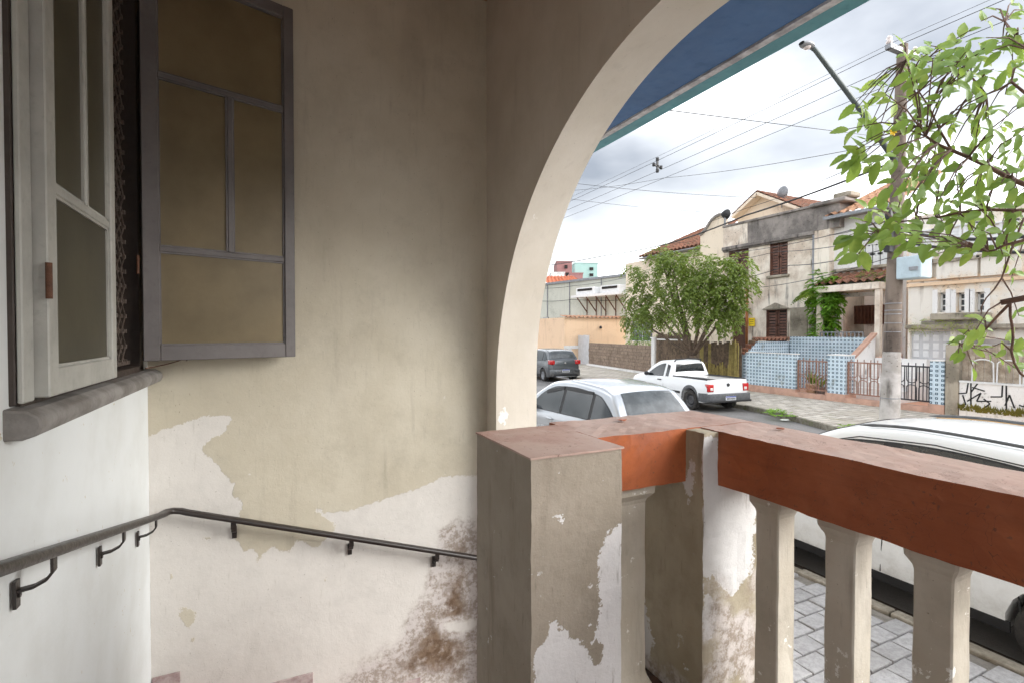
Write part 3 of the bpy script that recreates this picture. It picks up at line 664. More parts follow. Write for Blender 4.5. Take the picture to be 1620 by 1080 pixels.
class Car:
    def __init__(s, name, label, cat, ztop, zbelt, wplan, wheels, paint, tumble=.30, sill=.21, ra=.36, rw=.315, group=None, rim='alloy'):
        s.root = thing(name, label, cat, (0, 0, 0), group); BASE.pop(s.root)
        s.zt = curve1(ztop); s.zb = curve1(zbelt); s.w = curve1(wplan); s.tm = tumble; s.sill = sill; s.wh = wheels; s.ra = ra; s.rw = rw
        s.x0, s.x1 = ztop[0][0], ztop[-1][0]; s.paint = paint; s.rim = rim
    def zl(s, x): return min(s.zb(x), s.zt(x) - .03)
    def hw(s, x, z):
        w = s.w(x); l = s.zl(x)
        if z <= l: return w * SF(z) if z < l - .08 else lerp(w * SF(l - .08), w * .955, (z - l + .08) / .08)
        return w * .955 - s.tm * (z - l)
    def wt(s, x): return s.hw(x, s.zt(x)) - .03
    def low(s, x):
        e = min(abs(x - s.x0), abs(x - s.x1)); z = s.sill + max(0, .10 - e * .4)
        for xw in s.wh:
            q = s.ra ** 2 - (x - xw) ** 2
            if q > 0: z = max(z, s.rw + math.sqrt(q))
        return z
    def sec(s, x):
        zb = s.low(x); l = max(s.zl(x), zb + .05); zt = max(s.zt(x), l + .03); p = [(0, zb), (s.hw(x, zb) * .6, zb), (s.hw(x, zb) - .05, zb), (s.hw(x, zb + .015), zb + .012)]
        for k in (.1, .25, .42, .6, .78, .9, 1): z = lerp(zb + .012, l, k); p.append((s.hw(x, z), z))
        r = min(.075, (zt - l) * .6); top = zt - r
        for k in (.25, .5, .75, 1): z = lerp(l, top, k); p.append((s.hw(x, z), z))
        wt = s.wt(x); p += [(lerp(s.hw(x, top), wt, .35), zt - r * .5), (lerp(s.hw(x, top), wt, .75), zt - r * .18)]
        for k in (.96, .8, .55, .28, 0): p.append((wt * k, s.ztop_at(x, wt * k)))
        return p
    def ztop_at(s, x, y): wt = max(.1, s.wt(x)); return s.zt(x) + .028 * (1 - (y / wt) ** 2) - .006
    def body(s, dx=.045):
        n = int((s.x1 - s.x0) / dx); xs = [s.x0 + (s.x1 - s.x0) * i / n for i in range(n + 1)]
        for xw in s.wh: xs += [xw - s.ra, xw + s.ra, xw - s.ra - .002, xw + s.ra + .002, xw - s.ra * .985, xw + s.ra * .985]
        xs = sorted(set(round(x, 4) for x in xs)); m = MB(); rows = []
        for x in xs:
            h = s.sec(x); full = [(x, y, z) for y, z in h] + [(x, -y, z) for y, z in reversed(h[:-1])][:-1]
            rows.append(len(m.v)); m.v += full; N = len(full)
        for a, b in zip(rows, rows[1:]):
            for k in range(N): m.f.append((a + k, a + (k + 1) % N, b + (k + 1) % N, b + k)); m.mi.append(0)
        m.f.append(tuple(rows[0] + k for k in range(N))); m.f.append(tuple(rows[-1] + k for k in reversed(range(N)))); m.mi += [0, 0]
        s.bodyo = m.build('body', s.paint, s.root, smooth=True, angle=42)
        # dark underside filling the wheel tunnels
        MB().box(s.x0 + .25, s.x1 - .25, -s.w(0) * .70, s.w(0) * .70, s.sill + .0, .62).build('underbody', mt['black_trim'], s.root)
        return s
    def side_panel(s, name, pts_lo, pts_hi, mat, off=.005, side=(1, -1), nx=14, parent=None):
        lo = curve1(pts_lo); hi = curve1(pts_hi); xa = max(pts_lo[0][0], pts_hi[0][0]); xb = min(pts_lo[-1][0], pts_hi[-1][0]); r = []
        for sd in side:
            def fn(x, v, d):
                z = lerp(lo(x), max(hi(x), lo(x) + .001), v); return Vector((x, sd * (s.hw(x, z) + d), z))
            us = [lerp(xa, xb, i / nx) for i in range(nx + 1)]; vv = [i / 5 for i in range(6)]
            m = MB().surf(lambda u, v: fn(u, v, off), us, vv)
            e = [fn(u, 0, off) for u in us] + [fn(xb, v, off) for v in vv[1:]] + [fn(u, 1, off) for u in reversed(us[:-1])] + [fn(xa, v, off) for v in reversed(vv[1:-1])]
            k = len(e); q = [p - Vector((0, sd * (off + .012), 0)) for p in e]
            m.add(e + q, [(i, (i + 1) % k, k + (i + 1) % k, k + i) for i in range(k)])
            r.append(m.build(name, mat, parent or s.root, smooth=True, angle=40))
        return r
    def top_panel(s, name, xa, xb, wfrac, mat, off=.005, taper=0, parent=None):
        def fn(u, v):
            x = lerp(xa, xb, u); d = .01; dz = (s.zt(x + d) - s.zt(x - d)) / (2 * d); n = Vector((-dz, 0, 1)).normalized()
            y = v * s.wt(x) * (wfrac + taper * u); return Vector((x, y, s.ztop_at(x, y))) + n * off
        m = MB().surf(fn, [i / 10 for i in range(11)], [-1 + i / 8 for i in range(17)])
        return m.build(name, mat, parent or s.root, smooth=True)
    def seam(s, pts, name='door_seam', r=.0045, side=(1, -1), mat=None):
        for sd in side:
            MB().tube([(x, sd * (s.hw(x, z) + .0005), z) for x, z in pts], r, 5).build(name, mat or mt['black_trim'], s.root)
    def wheels(s):
        rw = s.rw
        def ring(mb, prof, n=28): return mb.lathe(prof, n, 'y')
        tm = MB(); ring(tm, [(rw * .62, -.09), (rw * .9, -.098), (rw * .98, -.08), (rw, -.05), (rw, .05), (rw * .98, .08), (rw * .9, .098), (rw * .62, .09)]); tme = tm.mesh('tyre', smooth=True, angle=45)
        rm = MB(); ring(rm, [(0, .055), (rw * .16, .06), (rw * .2, .05), (rw * .34, .03 if s.rim == 'alloy' else .06), (rw * .5, .025), (rw * .56, .06), (rw * .64, .085), (rw * .66, .07), (rw * .64, -.08)])
        if s.rim == 'alloy':
            for k in range(7):
                a = 2 * math.pi * k / 7; d = Vector((math.cos(a), 0, math.sin(a))); rm.bar(d * rw * .12 + Vector((0, .062, 0)), d * rw * .6 + Vector((0, .07, 0)), .042, .03, up=(0, 1, 0))
        rme = rm.mesh('rim', smooth=True, angle=30)
        for xw in s.wh:
            for sd in (1, -1):
                t = link('wheel', tme, mt['tyre'], s.root); t.location = (xw, sd * (s.w(xw) - .105), rw)
                if sd < 0: t.rotation_euler = (0, 0, math.pi)
                r = link('rim', rme, mt['rim'] if s.rim == 'alloy' else mt['steel_rim'], t)
        return s
    def bit(s, name, x0, x1, y0, y1, z0, z1, mat, bevel=.012, seg=2, parent=None):
        return MB().box(x0, x1, y0, y1, z0, z1).build(name, mat, parent or s.root, bevel=bevel, seg=seg, smooth=True, angle=50)
    def mirror(s, x, z, mat):
        for sd in (1, -1):
            y = s.hw(x, z); bm = bmesh.new(); bmesh.ops.create_uvsphere(bm, u_segments=14, v_segments=10, radius=1)
            for v in bm.verts: v.co = Vector((x + v.co.x * .06 + (.02 if v.co.x > 0 else 0), sd * (y + .11 + v.co.y * .095), z + .03 + v.co.z * .07))
            me = bpy.data.meshes.new('mirror'); bm.to_mesh(me); bm.free(); me.polygons.foreach_set('use_smooth', [True] * len(me.polygons))
            mo = link('mirror', me, mat, s.root); MB().bar((x, sd * (y - .01), z), (x, sd * (y + .08), z + .015), .04, .025).build('stalk', mt['black_trim'], mo)
    def plate(s, x, z, y=0):
        p = MB().box(x - .012, x, y - .2, y + .2, z - .065, z + .065).build('number_plate', mt['plate_white'], s.root, bevel=.003)
        MB().box(x - .014, x - .002, y - .197, y + .197, z + .03, z + .062).build('band', mt['plate_blue'], p)
        rnd = random.Random(int(abs(x) * 100)); 
        for k in range(7):
            yy = y + .15 - k * .05; MB().box(x - .0135, x - .002, yy - .016, yy + .016, z - .045, z + .015).build('character', mt['black_trim'], p)
    def place(s, x, y, head=0, k=1.0):
        s.root.location = (x, y, 0); s.root.rotation_euler = (0, 0, math.pi / 2 - R(head)); s.root.scale = (k, k, k); return s
def hatch(name, label, paint, ztop, zbelt, L, W, wheels, panes, rear, wind, **k):
    h = L / 2; w = W / 2
    c = Car(name, label, 'car', ztop, zbelt, [(-h, w * .80), (-h + .06, w * .88), (-h + .25, w * .965), (-h + .8, w), (.3, w), (h - .9, w * .985), (h - .4, w * .93), (h - .12, w * .80), (h, w * .62)], wheels, paint, **k)
    c.body(); c.wheels()
    lo0 = panes['lo']; hi0 = panes['hi']; c.side_panel('window_surround', lo0, hi0, mt['black_trim'], .003, nx=30)
    lo = curve1(lo0); hi = curve1(hi0)
    for (a, b) in panes['x']:
        xs = [lerp(a, b, i / 8) for i in range(9)]
        c.side_panel('side_window', [(x, lo(x) + .012) for x in xs], [(x, max(lo(x) + .014, hi(x) - .014)) for x in xs], mt['glass'], .006, nx=10)
    c.top_panel('rear_window', rear[0], rear[1], rear[2], mt['glass_rear'], .007, rear[3]); c.top_panel('windscreen', wind[0], wind[1], .93, mt['glass'], .006)
    return c
# --- silver hatch by the near kerb
zt_s = [(-2.06, .62), (-2.045, .86), (-1.99, .97), (-1.86, 1.03), (-1.62, 1.30), (-1.44, 1.45), (-1.1, 1.52), (-.3, 1.56), (.35, 1.50), (.75, 1.34), (1.32, 1.04), (1.65, .94), (1.92, .80), (2.02, .62), (2.06, .5)]
zb_s = [(-2.06, .95), (-1.0, .955), (1.0, .90), (1.3, .90), (1.7, .82), (2.06, .5)]
pan = dict(lo=[(-1.70, 1.0), (-1.45, .975), (-.5, .955), (.6, .93), (1.16, .915)], hi=[(-1.70, 1.03), (-1.45, 1.24), (-1.15, 1.39), (-.4, 1.45), (.2, 1.42), (.6, 1.30), (1.16, .93)], x=[(-1.6, -1.06), (-.98, -.14), (-.05, .98)])
car1 = hatch('silver_car', 'silver hatchback parked at the near kerb, seen past the arch', mt['car_silver'], zt_s, zb_s, 4.12, 1.70, (-1.28, 1.27), pan, (-1.84, -1.47, .86, -.06), (.42, 1.30))
car1.seam([(-.96, .30), (-.94, .7), (-.94, .95)]); car1.seam([(.02, .26), (.0, .6), (0, .95)]); car1.seam([(1.02, .3), (1.03, .6), (1.0, .9)])
car1.bit('door_handle', -.82, -.62, .845, .875, .80, .835, mt['car_silver']); car1.bit('door_handle', .12, .32, .845, .875, .80, .835, mt['car_silver'])
car1.mirror(.92, .93, mt['car_silver']); car1.plate(-2.065, .62)
for sd in (1, -1): car1.bit('tail_lamp', -2.07, -1.86, sd * .60, sd * .79, .66, .98, mt['lamp_red'])
car1.bit('rear_bumper', -2.12, -1.9, -.72, .72, .30, .56, mt['car_silver'], .04, 3)
for sd in (1, -1): car1.side_panel('rain_visor', [(-.98, 1.38), (-.14, 1.38)], [(-.98, 1.43), (-.14, 1.44)], mt['black_trim'], .016, (sd,)); car1.side_panel('rain_visor', [(-.05, 1.38), (.55, 1.25)], [(-.05, 1.44), (.55, 1.32)], mt['black_trim'], .016, (sd,))
car1.place(5.44, 7.85, 0, .97)
# --- white car close below the rail
zt_w = [(-2.1, .6), (-2.085, .86), (-2.03, 1.0), (-1.9, 1.08), (-1.62, 1.36), (-1.42, 1.50), (-1.1, 1.55), (-.3, 1.58), (.30, 1.53), (.70, 1.37), (1.28, 1.07), (1.6, .99), (1.92, .86), (2.06, .68), (2.1, .5)]
zb_w = [(-2.1, 1.0), (-1.0, 1.0), (1.0, .95), (1.3, .94), (1.7, .86), (2.1, .5)]
pan = dict(lo=[(-1.75, 1.07), (-1.4, 1.03), (-.5, 1.0), (.6, .975), (1.12, .96)], hi=[(-1.75, 1.10), (-1.45, 1.30), (-1.15, 1.42), (-.4, 1.475), (.2, 1.44), (.6, 1.32), (1.12, .985)], x=[(-1.62, -1.12), (-1.03, -.16), (-.02, .95)])
car2 = hatch('white_car', 'white car with roof rails parked just below the balustrade', mt['car_white'], zt_w, zb_w, 4.2, 1.74, (-1.28, 1.30), pan, (-1.88, -1.46, .86, -.06), (.38, 1.26), sill=.26)
car2.seam([(-1.02, .34), (-.98, .7), (-.99, 1.0)]); car2.seam([(-.08, .34), (-.1, .6), (-.1, 1.0)]); car2.seam([(1.0, .34), (1.03, .6), (1.0, .95)])
car2.bit('door_handle', -.86, -.66, .862, .892, .86, .895, mt['car_white']); car2.bit('door_handle', .06, .26, .862, .892, .86, .895, mt['car_white'])
car2.mirror(.90, .99, mt['car_white']); car2.plate(-2.11, .66)
car2.seam([(-1.72, 1.115), (-1.45, 1.325), (-1.15, 1.442), (-.4, 1.497), (.2, 1.462), (.6, 1.34), (1.1, 1.01)], 'gutter_seam', .006)
for sd in (1, -1):
    MB().tube([(x, sd * (car2.wt(x) - .03), car2.zt(x) + .02) for x in [.25 - i * .1 for i in range(17)]], [.004] + [.014] * 15 + [.004], 8).build('roof_rail', mt['grey_plastic'], car2.root, smooth=True)
    car2.bit('tail_lamp', -2.11, -1.88, sd * .60, sd * .80, .72, 1.04, mt['lamp_red']); car2.side_panel('sill_trim', [(-.95, .25), (.93, .25)], [(-.95, .33), (.93, .33)], mt['black_trim'], .008, (sd,))
car2.bit('rear_bumper', -2.16, -1.94, -.74, .74, .30, .58, mt['car_white'], .04, 3)
car2.place(5.50, 2.60, 0, .965)
# --- white pickup across the street
zt_p = [(-2.2, .72), (-2.19, .98), (-2.15, 1.02), (-.50, 1.02), (-.455, 1.06), (-.42, 1.30), (-.36, 1.46), (-.1, 1.53), (.30, 1.50), (.62, 1.36), (1.12, 1.04), (1.5, .96), (1.95, .82), (2.12, .66), (2.2, .5)]
zb_p = [(-2.2, .98), (-.4, .98), (.9, .92), (1.2, .9), (1.7, .82), (2.2, .5)]
w = .83
pk = Car('pickup_truck', 'white small pickup truck parked facing away by the opposite kerb', 'pickup truck', zt_p, zb_p, [(-2.2, w * .93), (-2.15, w * .975), (-1.9, w), (.3, w), (1.3, w * .985), (1.8, w * .93), (2.08, w * .80), (2.2, w * .62)], (-1.42, 1.30), mt['car_white'], ra=.39, rw=.325, rim='steel', sill=.30)
pk.body(); pk.wheels()
pk.side_panel('window_surround', [(-.30, 1.0), (.95, .955)], [(-.30, 1.36), (0, 1.42), (.3, 1.36), (.55, 1.24), (.95, .975)], mt['black_trim'], .003, nx=24)
pk.side_panel('side_window', [(-.02, 1.01), (.86, .965)], [(-.02, 1.405), (.28, 1.35), (.52, 1.23), (.86, .99)], mt['glass'], .007, nx=16)
pk.side_panel('quarter_window', [(-.30, 1.0), (-.10, 1.0)], [(-.30, 1.10), (-.24, 1.28), (-.10, 1.30)], mt['glass'], .008, nx=8)
pk.side_panel('cab_pillar', [(-.14, .99), (-.04, .99)], [(-.14, 1.42), (-.04, 1.43)], mt['car_white'], .009, nx=4)
pk.top_panel('rear_window', -.44, -.385, .86, mt['glass'], .012); pk.top_panel('windscreen', .34, 1.10, .93, mt['glass'], .006)
MB().box(-2.10, -.52, -.70, .70, 1.0, 1.035).build('bed_cover', mt['black_trim'], pk.root, bevel=.01)
for sd in (1, -1):
    MB().tube([(-2.12, sd * .745, 1.025), (-.50, sd * .745, 1.025)], .028, 8).build('bed_rail', mt['black_trim'], pk.root, smooth=True)
    MB().tube([(-.30, sd * .56, 1.46), (-.36, sd * .52, 1.56), (-.36, 0, 1.585)], .022, 8).build('roof_bar', mt['black_trim'], pk.root, smooth=True)
    pk.bit('tail_lamp', -2.225, -2.06, sd * .58, sd * .80, .66, .90, mt['lamp_red'], .02, 3); pk.bit('reverse_lamp', -2.232, -2.10, sd * .61, sd * .72, .70, .79, mt['lamp_clear'], .01)
    pts = [(x, pk.low(x)) for x in [-1.42 + .40 * math.cos(math.pi * k / 12) for k in range(13)]]
    pk.side_panel('wheel_arch_trim', [(x, z + .0) for x, z in reversed(pts)], [(x, z + .10) for x, z in reversed(pts)], mt['grey_plastic'], .014, (sd,), nx=24)
    pk.side_panel('side_trim', [(-.95, .50), (.85, .50)], [(-.95, .57), (.85, .57)], mt['black_trim'], .012, (sd,)); pk.side_panel('bumper_side', [(-2.18, .34), (-1.83, .34)], [(-2.18, .62), (-1.83, .60)], mt['grey_plastic'], .014, (sd,), nx=6)
pk.seam([(-.06, .34), (-.06, .7), (-.04, 1.0)]); pk.seam([(.92, .34), (.95, .6), (.93, .94)]); pk.bit('door_handle', .04, .24, .815, .85, .85, .885, mt['black_trim'])
pk.bit('rear_bumper', -2.30, -2.12, -.80, .80, .36, .60, mt['grey_plastic'], .03, 3); pk.bit('bumper_step', -2.36, -2.2, -.78, .78, .34, .40, mt['black_trim'], .01)
pk.plate(-2.305, .46, .0); pk.mirror(.80, 1.0, mt['black_trim']); MB().lathe([(0, -.012), (.05, -.012), (.055, 0), (0, 0)], 16, 'x', (-2.2, 0, .86)).build('badge', mt['steel_rim'], pk.root)
pk.seam([(-2.19, .66), (-2.19, .7)], 'tailgate_seam')
pk.place(12.42, 12.86, 5, .95)
# --- graphite hatch further along, and a car beyond it
zt_g = [(-1.96, .6), (-1.945, .86), (-1.90, 1.0), (-1.78, 1.10), (-1.58, 1.34), (-1.40, 1.47), (-1.1, 1.52), (-.3, 1.55), (.30, 1.48), (.70, 1.32), (1.22, 1.04), (1.5, .96), (1.8, .82), (1.92, .66), (1.96, .5)]
zb_g = [(-1.96, 1.0), (-1.0, .98), (1.0, .92), (1.3, .9), (1.7, .82), (1.96, .5)]
pan = dict(lo=[(-1.60, 1.06), (-1.3, 1.01), (-.5, .985), (.6, .955), (1.08, .94)], hi=[(-1.60, 1.10), (-1.35, 1.30), (-1.1, 1.41), (-.4, 1.45), (.2, 1.40), (.6, 1.28), (1.08, .96)], x=[(-1.5, -1.1), (-1.02, -.16), (-.06, .92)])
def small_hatch(name, label, paint, x, y, head):
    c = hatch(name, label, paint, zt_g, zb_g, 3.92, 1.70, (-1.22, 1.24), pan, (-1.76, -1.44, .86, -.06), (.36, 1.2), sill=.24)
    for sd in (1, -1):
        c.bit('tail_lamp', -1.99, -1.70, sd * .54, sd * .80, .86, 1.06, mt['lamp_red'], .03, 3); c.side_panel('sill_trim', [(-.85, .22), (.86, .22)], [(-.85, .34), (.86, .34)], mt['black_trim'], .012, (sd,))
    c.bit('rear_bumper', -2.03, -1.8, -.76, .76, .30, .62, paint, .05, 3); c.bit('bumper_insert', -2.045, -1.9, -.62, .62, .28, .42, mt['black_trim'], .02); c.bit('bumper_strip', -2.05, -1.95, -.5, .5, .27, .30, mt['chrome'], .01)
    c.plate(-2.035, .56); c.mirror(.86, .98, paint); MB().lathe([(0, -.012), (.05, -.012), (.055, 0), (0, 0)], 16, 'x', (-1.965, 0, .93)).build('badge', mt['chrome'], c.root)
    c.seam([(-.95, .34), (-.98, .7), (-.98, .98)]); c.seam([(-.06, .34), (-.08, .6), (-.08, .98)])
    c.place(x, y, head); return c
small_hatch('grey_car', 'dark grey hatchback with red tail lamps parked beyond the pickup truck', mt['car_grey'], 12.88, 22.6, 6)
small_hatch('black_car', 'black car glimpsed past the arch, parked beyond the dark grey hatchback', mt['car_black'], 13.7, 29.8, 8)
small_hatch('red_car', 'red car mostly hidden behind the dark grey hatchback', mt['car_red'], 14.35, 35.2, 8)
# ================================================================== across the street
mt['derelict'] = M_plaster('stained derelict plaster', C(250, 240, 226), C(208, 190, 172), C(82, 70, 62), 1.0, .9, off=0)
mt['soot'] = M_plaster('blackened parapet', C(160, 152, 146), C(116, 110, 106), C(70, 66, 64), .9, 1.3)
mt['cream_wall'] = M_plaster('cream house plaster', C(242, 226, 204), C(226, 208, 184), C(150, 132, 112), .4, .8)
mt['peach_wall'] = M_plaster('peach plaster', C(238, 208, 176), C(226, 194, 160), C(170, 140, 112), .25, .8)
mt['white_house'] = M_plaster('white house plaster', C(240, 238, 236), C(218, 216, 214), C(140, 134, 126), .4, .9)
mt['peach_white'] = M_plaster('flaking white and peach plaster', C(238, 232, 222), C(232, 208, 178), C(140, 126, 112), .55, 1.0)
mt['ware'] = M_plaster('warehouse render', C(206, 206, 194), C(190, 190, 178), C(132, 132, 124), .35, .5)
mt['old_cement'] = M_plaster('old cement', C(178, 168, 152), C(132, 124, 110), C(66, 62, 54), .8, 1.6)
mt['brownwood'] = M_simple('brown shutter paint', C(112, 74, 58), .6, .4, 6, .3, col2=C(84, 54, 44))
mt['brownwood2'] = M_simple('faded brown door', C(96, 62, 48), .6, .3, 5, .3)
mt['dark_in'] = M_simple('dark opening', C(44, 40, 38), .8, .3, 4, 0)
mt['white_paint'] = M_simple('white joinery', C(232, 232, 232), .5, .12, 5, .1)
mt['grey_paint'] = M_simple('pale grey gate paint', C(206, 206, 208), .5, .15, 3, .1)
mt['win_glass'] = M_glass_dark('house window glass', (.05, .055, .06, 1), .08)
mt['rooftile'] = M_stone('terracotta roof tile', C(164, 110, 84), C(118, 82, 66), C(88, 80, 70), 10, C(90, 92, 66))
mt['rooftile_new'] = M_stone('orange roof tile', C(206, 122, 84), C(182, 100, 66), C(150, 96, 72), 10)
mt['rooftile_pale'] = M_stone('pale roof tile', C(204, 158, 124), C(160, 118, 92), C(112, 92, 76), 10)
mt['maroon'] = M_plaster('maroon tower render', C(160, 116, 114), C(148, 106, 104), C(110, 70, 72), .3, .2); mt['teal'] = M_plaster('teal tower render', C(170, 204, 198), C(160, 194, 188), C(110, 160, 152), .3, .2)
mt['block'] = M_stone('bare concrete block', C(164, 144, 126), C(134, 116, 100), C(108, 92, 78), 9)
mt['mortar'] = M_stone('block mortar', C(120, 108, 96), C(96, 86, 76), C(80, 70, 62), 9)
mt['fencewood'] = M_stone('mouldy fence board', C(132, 112, 92), C(82, 68, 56), C(52, 44, 38), 6)
mt['bamboo'] = M_stone('yellowed stake', C(176, 160, 96), C(140, 124, 74), C(96, 86, 58), 8)
mt['gate_iron'] = M_simple('brown gate iron', C(160, 122, 104), .6, .3, 10, .1); mt['black_iron'] = M_simple('black gate iron', C(54, 54, 58), .5, .3, 10, .1)
mt['pink_floor'] = M_simple('pink yard paint', C(214, 160, 132), .6, .25, 3, .2); mt['pink_base'] = M_simple('salmon plinth', C(204, 164, 144), .7, .25, 4, .2)
mt['yellow_sign'] = M_simple('yellow notice', C(246, 214, 20), .5, .08, 6, 0); mt['sign_ink'] = M_simple('notice print', C(120, 96, 20), .5, .1, 6, 0)
mt['copper'] = M_simple('rusty orange pipe', C(176, 112, 66), .6, .3, 4, .2); mt['tin'] = M_simple('grey metal', C(150, 152, 156), .5, .25, 6, .1, .3)
mt['graf'] = M_simple('black spray paint', C(34, 36, 38), .6, .2, 9, 0); mt['ochre'] = M_simple('ochre pavement edge', C(206, 160, 96), .8, .25, 5, .2)
def M_bluetile():
    t = NT('blue patterned tile'); s = t.sep(t.pos); u = t.math('ADD', s[0], s[1])
    def fr(v, k): return t.math('ABSOLUTE', t.math('SUBTRACT', t.math('FRACT', t.math('MULTIPLY', v, 1 / k)), .5))
    a, b = fr(u, .135), fr(s[2], .125); mxx = t.math('MAXIMUM', a, b)
    n = t.noise(3, 5, .6); base = t.mix(t.ramp(n, .35, .7), C(210, 226, 236), C(190, 208, 220))
    c = t.mix(t.ramp(mxx, .27, .24), base, C(58, 84, 104)); c = t.mix(t.ramp(mxx, .13, .10), c, C(178, 198, 208))
    j = t.math('MAXIMUM', fr(t.math('ADD', u, .0675), .135), 0); c = t.mix(t.ramp(mxx, .485, .5, 0, .5), c, C(140, 150, 156))
    c = t.mix(t.ramp(t.noise(2, 7, .7), .58, .7, 0, .5), c, C(120, 116, 100)); return t.done(c, .25)
mt['bluetile'] = M_bluetile()
def yz(px, py, X): p = at(px, py, x=X); return p.y, p.z
def facade(name, mat, parent, X, y0, y1, z0, z1, ops=(), thick=.25):
    ysn = sorted({y0, y1} | {v for o in ops for v in o[:2]}); zsn = sorted({z0, z1} | {v for o in ops for v in o[2:4]}); m = MB()
    for a, b in zip(ysn, ysn[1:]):
        for c, d in zip(zsn, zsn[1:]):
            if any(o[0] < (a + b) / 2 < o[1] and o[2] < (c + d) / 2 < o[3] for o in ops): continue
            m.box(X, X + thick, a, b, c, d)
    return m.build(name, mat, parent)
def op(pxa, pya, pxb, pyb, X):
    """opening seen between two photo corners (upper left, lower right) on plane X"""
    a, c = at(pxa, pya, x=X), at(pxb, pyb, x=X); zt = (at(pxa, pya, x=X).z + at(pxb, pya, x=X).z) / 2; zl = (at(pxa, pyb, x=X).z + at(pxb, pyb, x=X).z) / 2
    return (min(a.y, c.y), max(a.y, c.y), zl, zt)
def shutters(parent, X, o, mat, leaves=2, slats=12, name='shutter'):
    y0, y1, z0, z1 = o; w = (y1 - y0) / leaves
    fr = MB().box(X + .02, X + .10, y0, y0 + .05, z0, z1).box(X + .02, X + .10, y1 - .05, y1, z0, z1).box(X + .02, X + .10, y0, y1, z1 - .05, z1).build('window', mat, parent)
    for k in range(leaves):
        a, b = y0 + k * w + .02, y0 + (k + 1) * w - .02; m = MB().box(X + .06, X + .10, a, a + .07, z0, z1 - .05).box(X + .06, X + .10, b - .07, b, z0, z1 - .05).box(X + .06, X + .10, a, b, (z0 + z1) / 2 - .04, (z0 + z1) / 2 + .04)
        for s in range(slats):
            zz = lerp(z0 + .03, z1 - .1, (s + .5) / slats); m.hexa([(X + .065, a + .07, zz - .05), (X + .075, a + .07, zz - .05), (X + .075, b - .07, zz - .05), (X + .065, b - .07, zz - .05), (X + .09, a + .07, zz + .04), (X + .10, a + .07, zz + .04), (X + .10, b - .07, zz + .04), (X + .09, b - .07, zz + .04)])
        m.build(name, mat, fr)
    box('backing', mt['dark_in'], fr, X + .12, X + .14, y0, y1, z0, z1); return fr
def glazed(parent, X, o, mat, nx=2, nz=2, bars=False, depth=.12):
    y0, y1, z0, z1 = o; t = .05; m = MB().box(X + depth - .03, X + depth + .03, y0, y0 + t, z0, z1).box(X + depth - .03, X + depth + .03, y1 - t, y1, z0, z1).box(X + depth - .03, X + depth + .03, y0, y1, z0, z0 + t).box(X + depth - .03, X + depth + .03, y0, y1, z1 - t, z1)
    for k in range(1, nx): yy = lerp(y0, y1, k / nx); m.box(X + depth - .02, X + depth + .02, yy - .02, yy + .02, z0, z1)
    for k in range(1, nz): zz = lerp(z0, z1, k / nz); m.box(X + depth - .021, X + depth + .021, y0, y1, zz - .02, zz + .02)
    w = m.build('window', mat, parent)
    for i in range(nx):
        for j in range(nz): box('pane', mt['win_glass'], w, X + depth - .004, X + depth + .004, lerp(y0, y1, i / nx) + .02, lerp(y0, y1, (i + 1) / nx) - .02, lerp(z0, z1, j / nz) + .02, lerp(z0, z1, (j + 1) / nz) - .02)
    if bars:
        for k in range(4): yy = lerp(y0, y1, (k + .5) / 4); MB().bar((X + .03, yy, z0), (X + .03, yy, z1), .025).build('bar', mt['black_iron'], w)
    return w
def tiled(parent, name, A, B, Cc, D, mat, pitch=.22, row=.36, amp=.05):
    """barrel tiles on a quad: A-B along the eave, D-C along the ridge"""
    A, B, Cc, D = map(Vector, (A, B, Cc, D)); L = (B - A).length; S = ((D - A).length + (Cc - B).length) / 2; n = max(2, int(L / pitch)); r = max(2, int(S / row)); nn = (B - A).cross(D - A).normalized()
    if nn.z < 0: nn = -nn
    m = MB(); us = [i / (n * 6) for i in range(n * 6 + 1)]; vs = []
    for j in range(r): vs += [(j / r, 1.0), ((j + 1) / r - 1e-4, .25)]
    def fn(u, v):
        p = lerp(lerp(A, B, u), lerp(D, Cc, u), v[0]); s = math.sin(u * n * 2 * math.pi)
        k = mnoise.noise(Vector((round(u * n), round(v[0] * r), 3.1))) * .02
        return p + nn * (amp * (math.copysign(abs(s) ** .7, s)) + .03 * v[1] + k)
    m.surf(fn, us, vs); o = m.build(name, mat, parent, smooth=True, angle=60)
    return o
# ---- derelict house
X = 20.5
yR, yL = at(1288, 450, x=X).y, at(1145, 450, x=X).y; zt = at(1189, 351, x=X).z
D = thing('derelict_house', 'derelict two storey house with sooty parapet and brown wooden shutters', 'house', (X, (yR + yL) / 2, .14))
W1, W2, W3, DR = op(1153, 388, 1184, 436, X), op(1218, 378, 1246, 435, X), op(1212, 490, 1245, 540, X), op(1159, 503, 1181, 560, X)
DR = (DR[0], DR[1], .3, DR[3])
facade('wall', mt['derelict'], D, X, yR, yL, .1, zt - 1.05, (W1, W2, W3, DR))
MB().box(X + .26, X + 6, yR, yL, .1, zt - .6).build('house_body', mt['derelict'], D)
zc = zt - 1.05
box('parapet', mt['soot'], D, X - .02, X + .3, yR, yL - .003, zc + .003, zt)
MB().box(X - .16, X + .02, yR - .05, yL + .02, zc - .10, zc + .06).box(X - .10, X + .02, yR - .05, yL + .02, zc - .17, zc - .103).build('cornice', mt['soot'], D, bevel=.02)
box('parapet_cap', mt['soot'], D, X - .10, X + .36, yR - .02, yL + .02, zt + .002, zt + .09)
box('parapet_block', mt['derelict'], D, X - .05, X + .32, lerp(yL, yR, .30), yL + .01, zc + .065, zt - .02)
for w in (W1, W2): shutters(D, X, w, mt['brownwood']); box('window_sill', mt['old_cement'], D, X - .12, X - .002, w[0] - .1, w[1] + .1, w[2] - .12, w[2] - .01, bevel=.02)
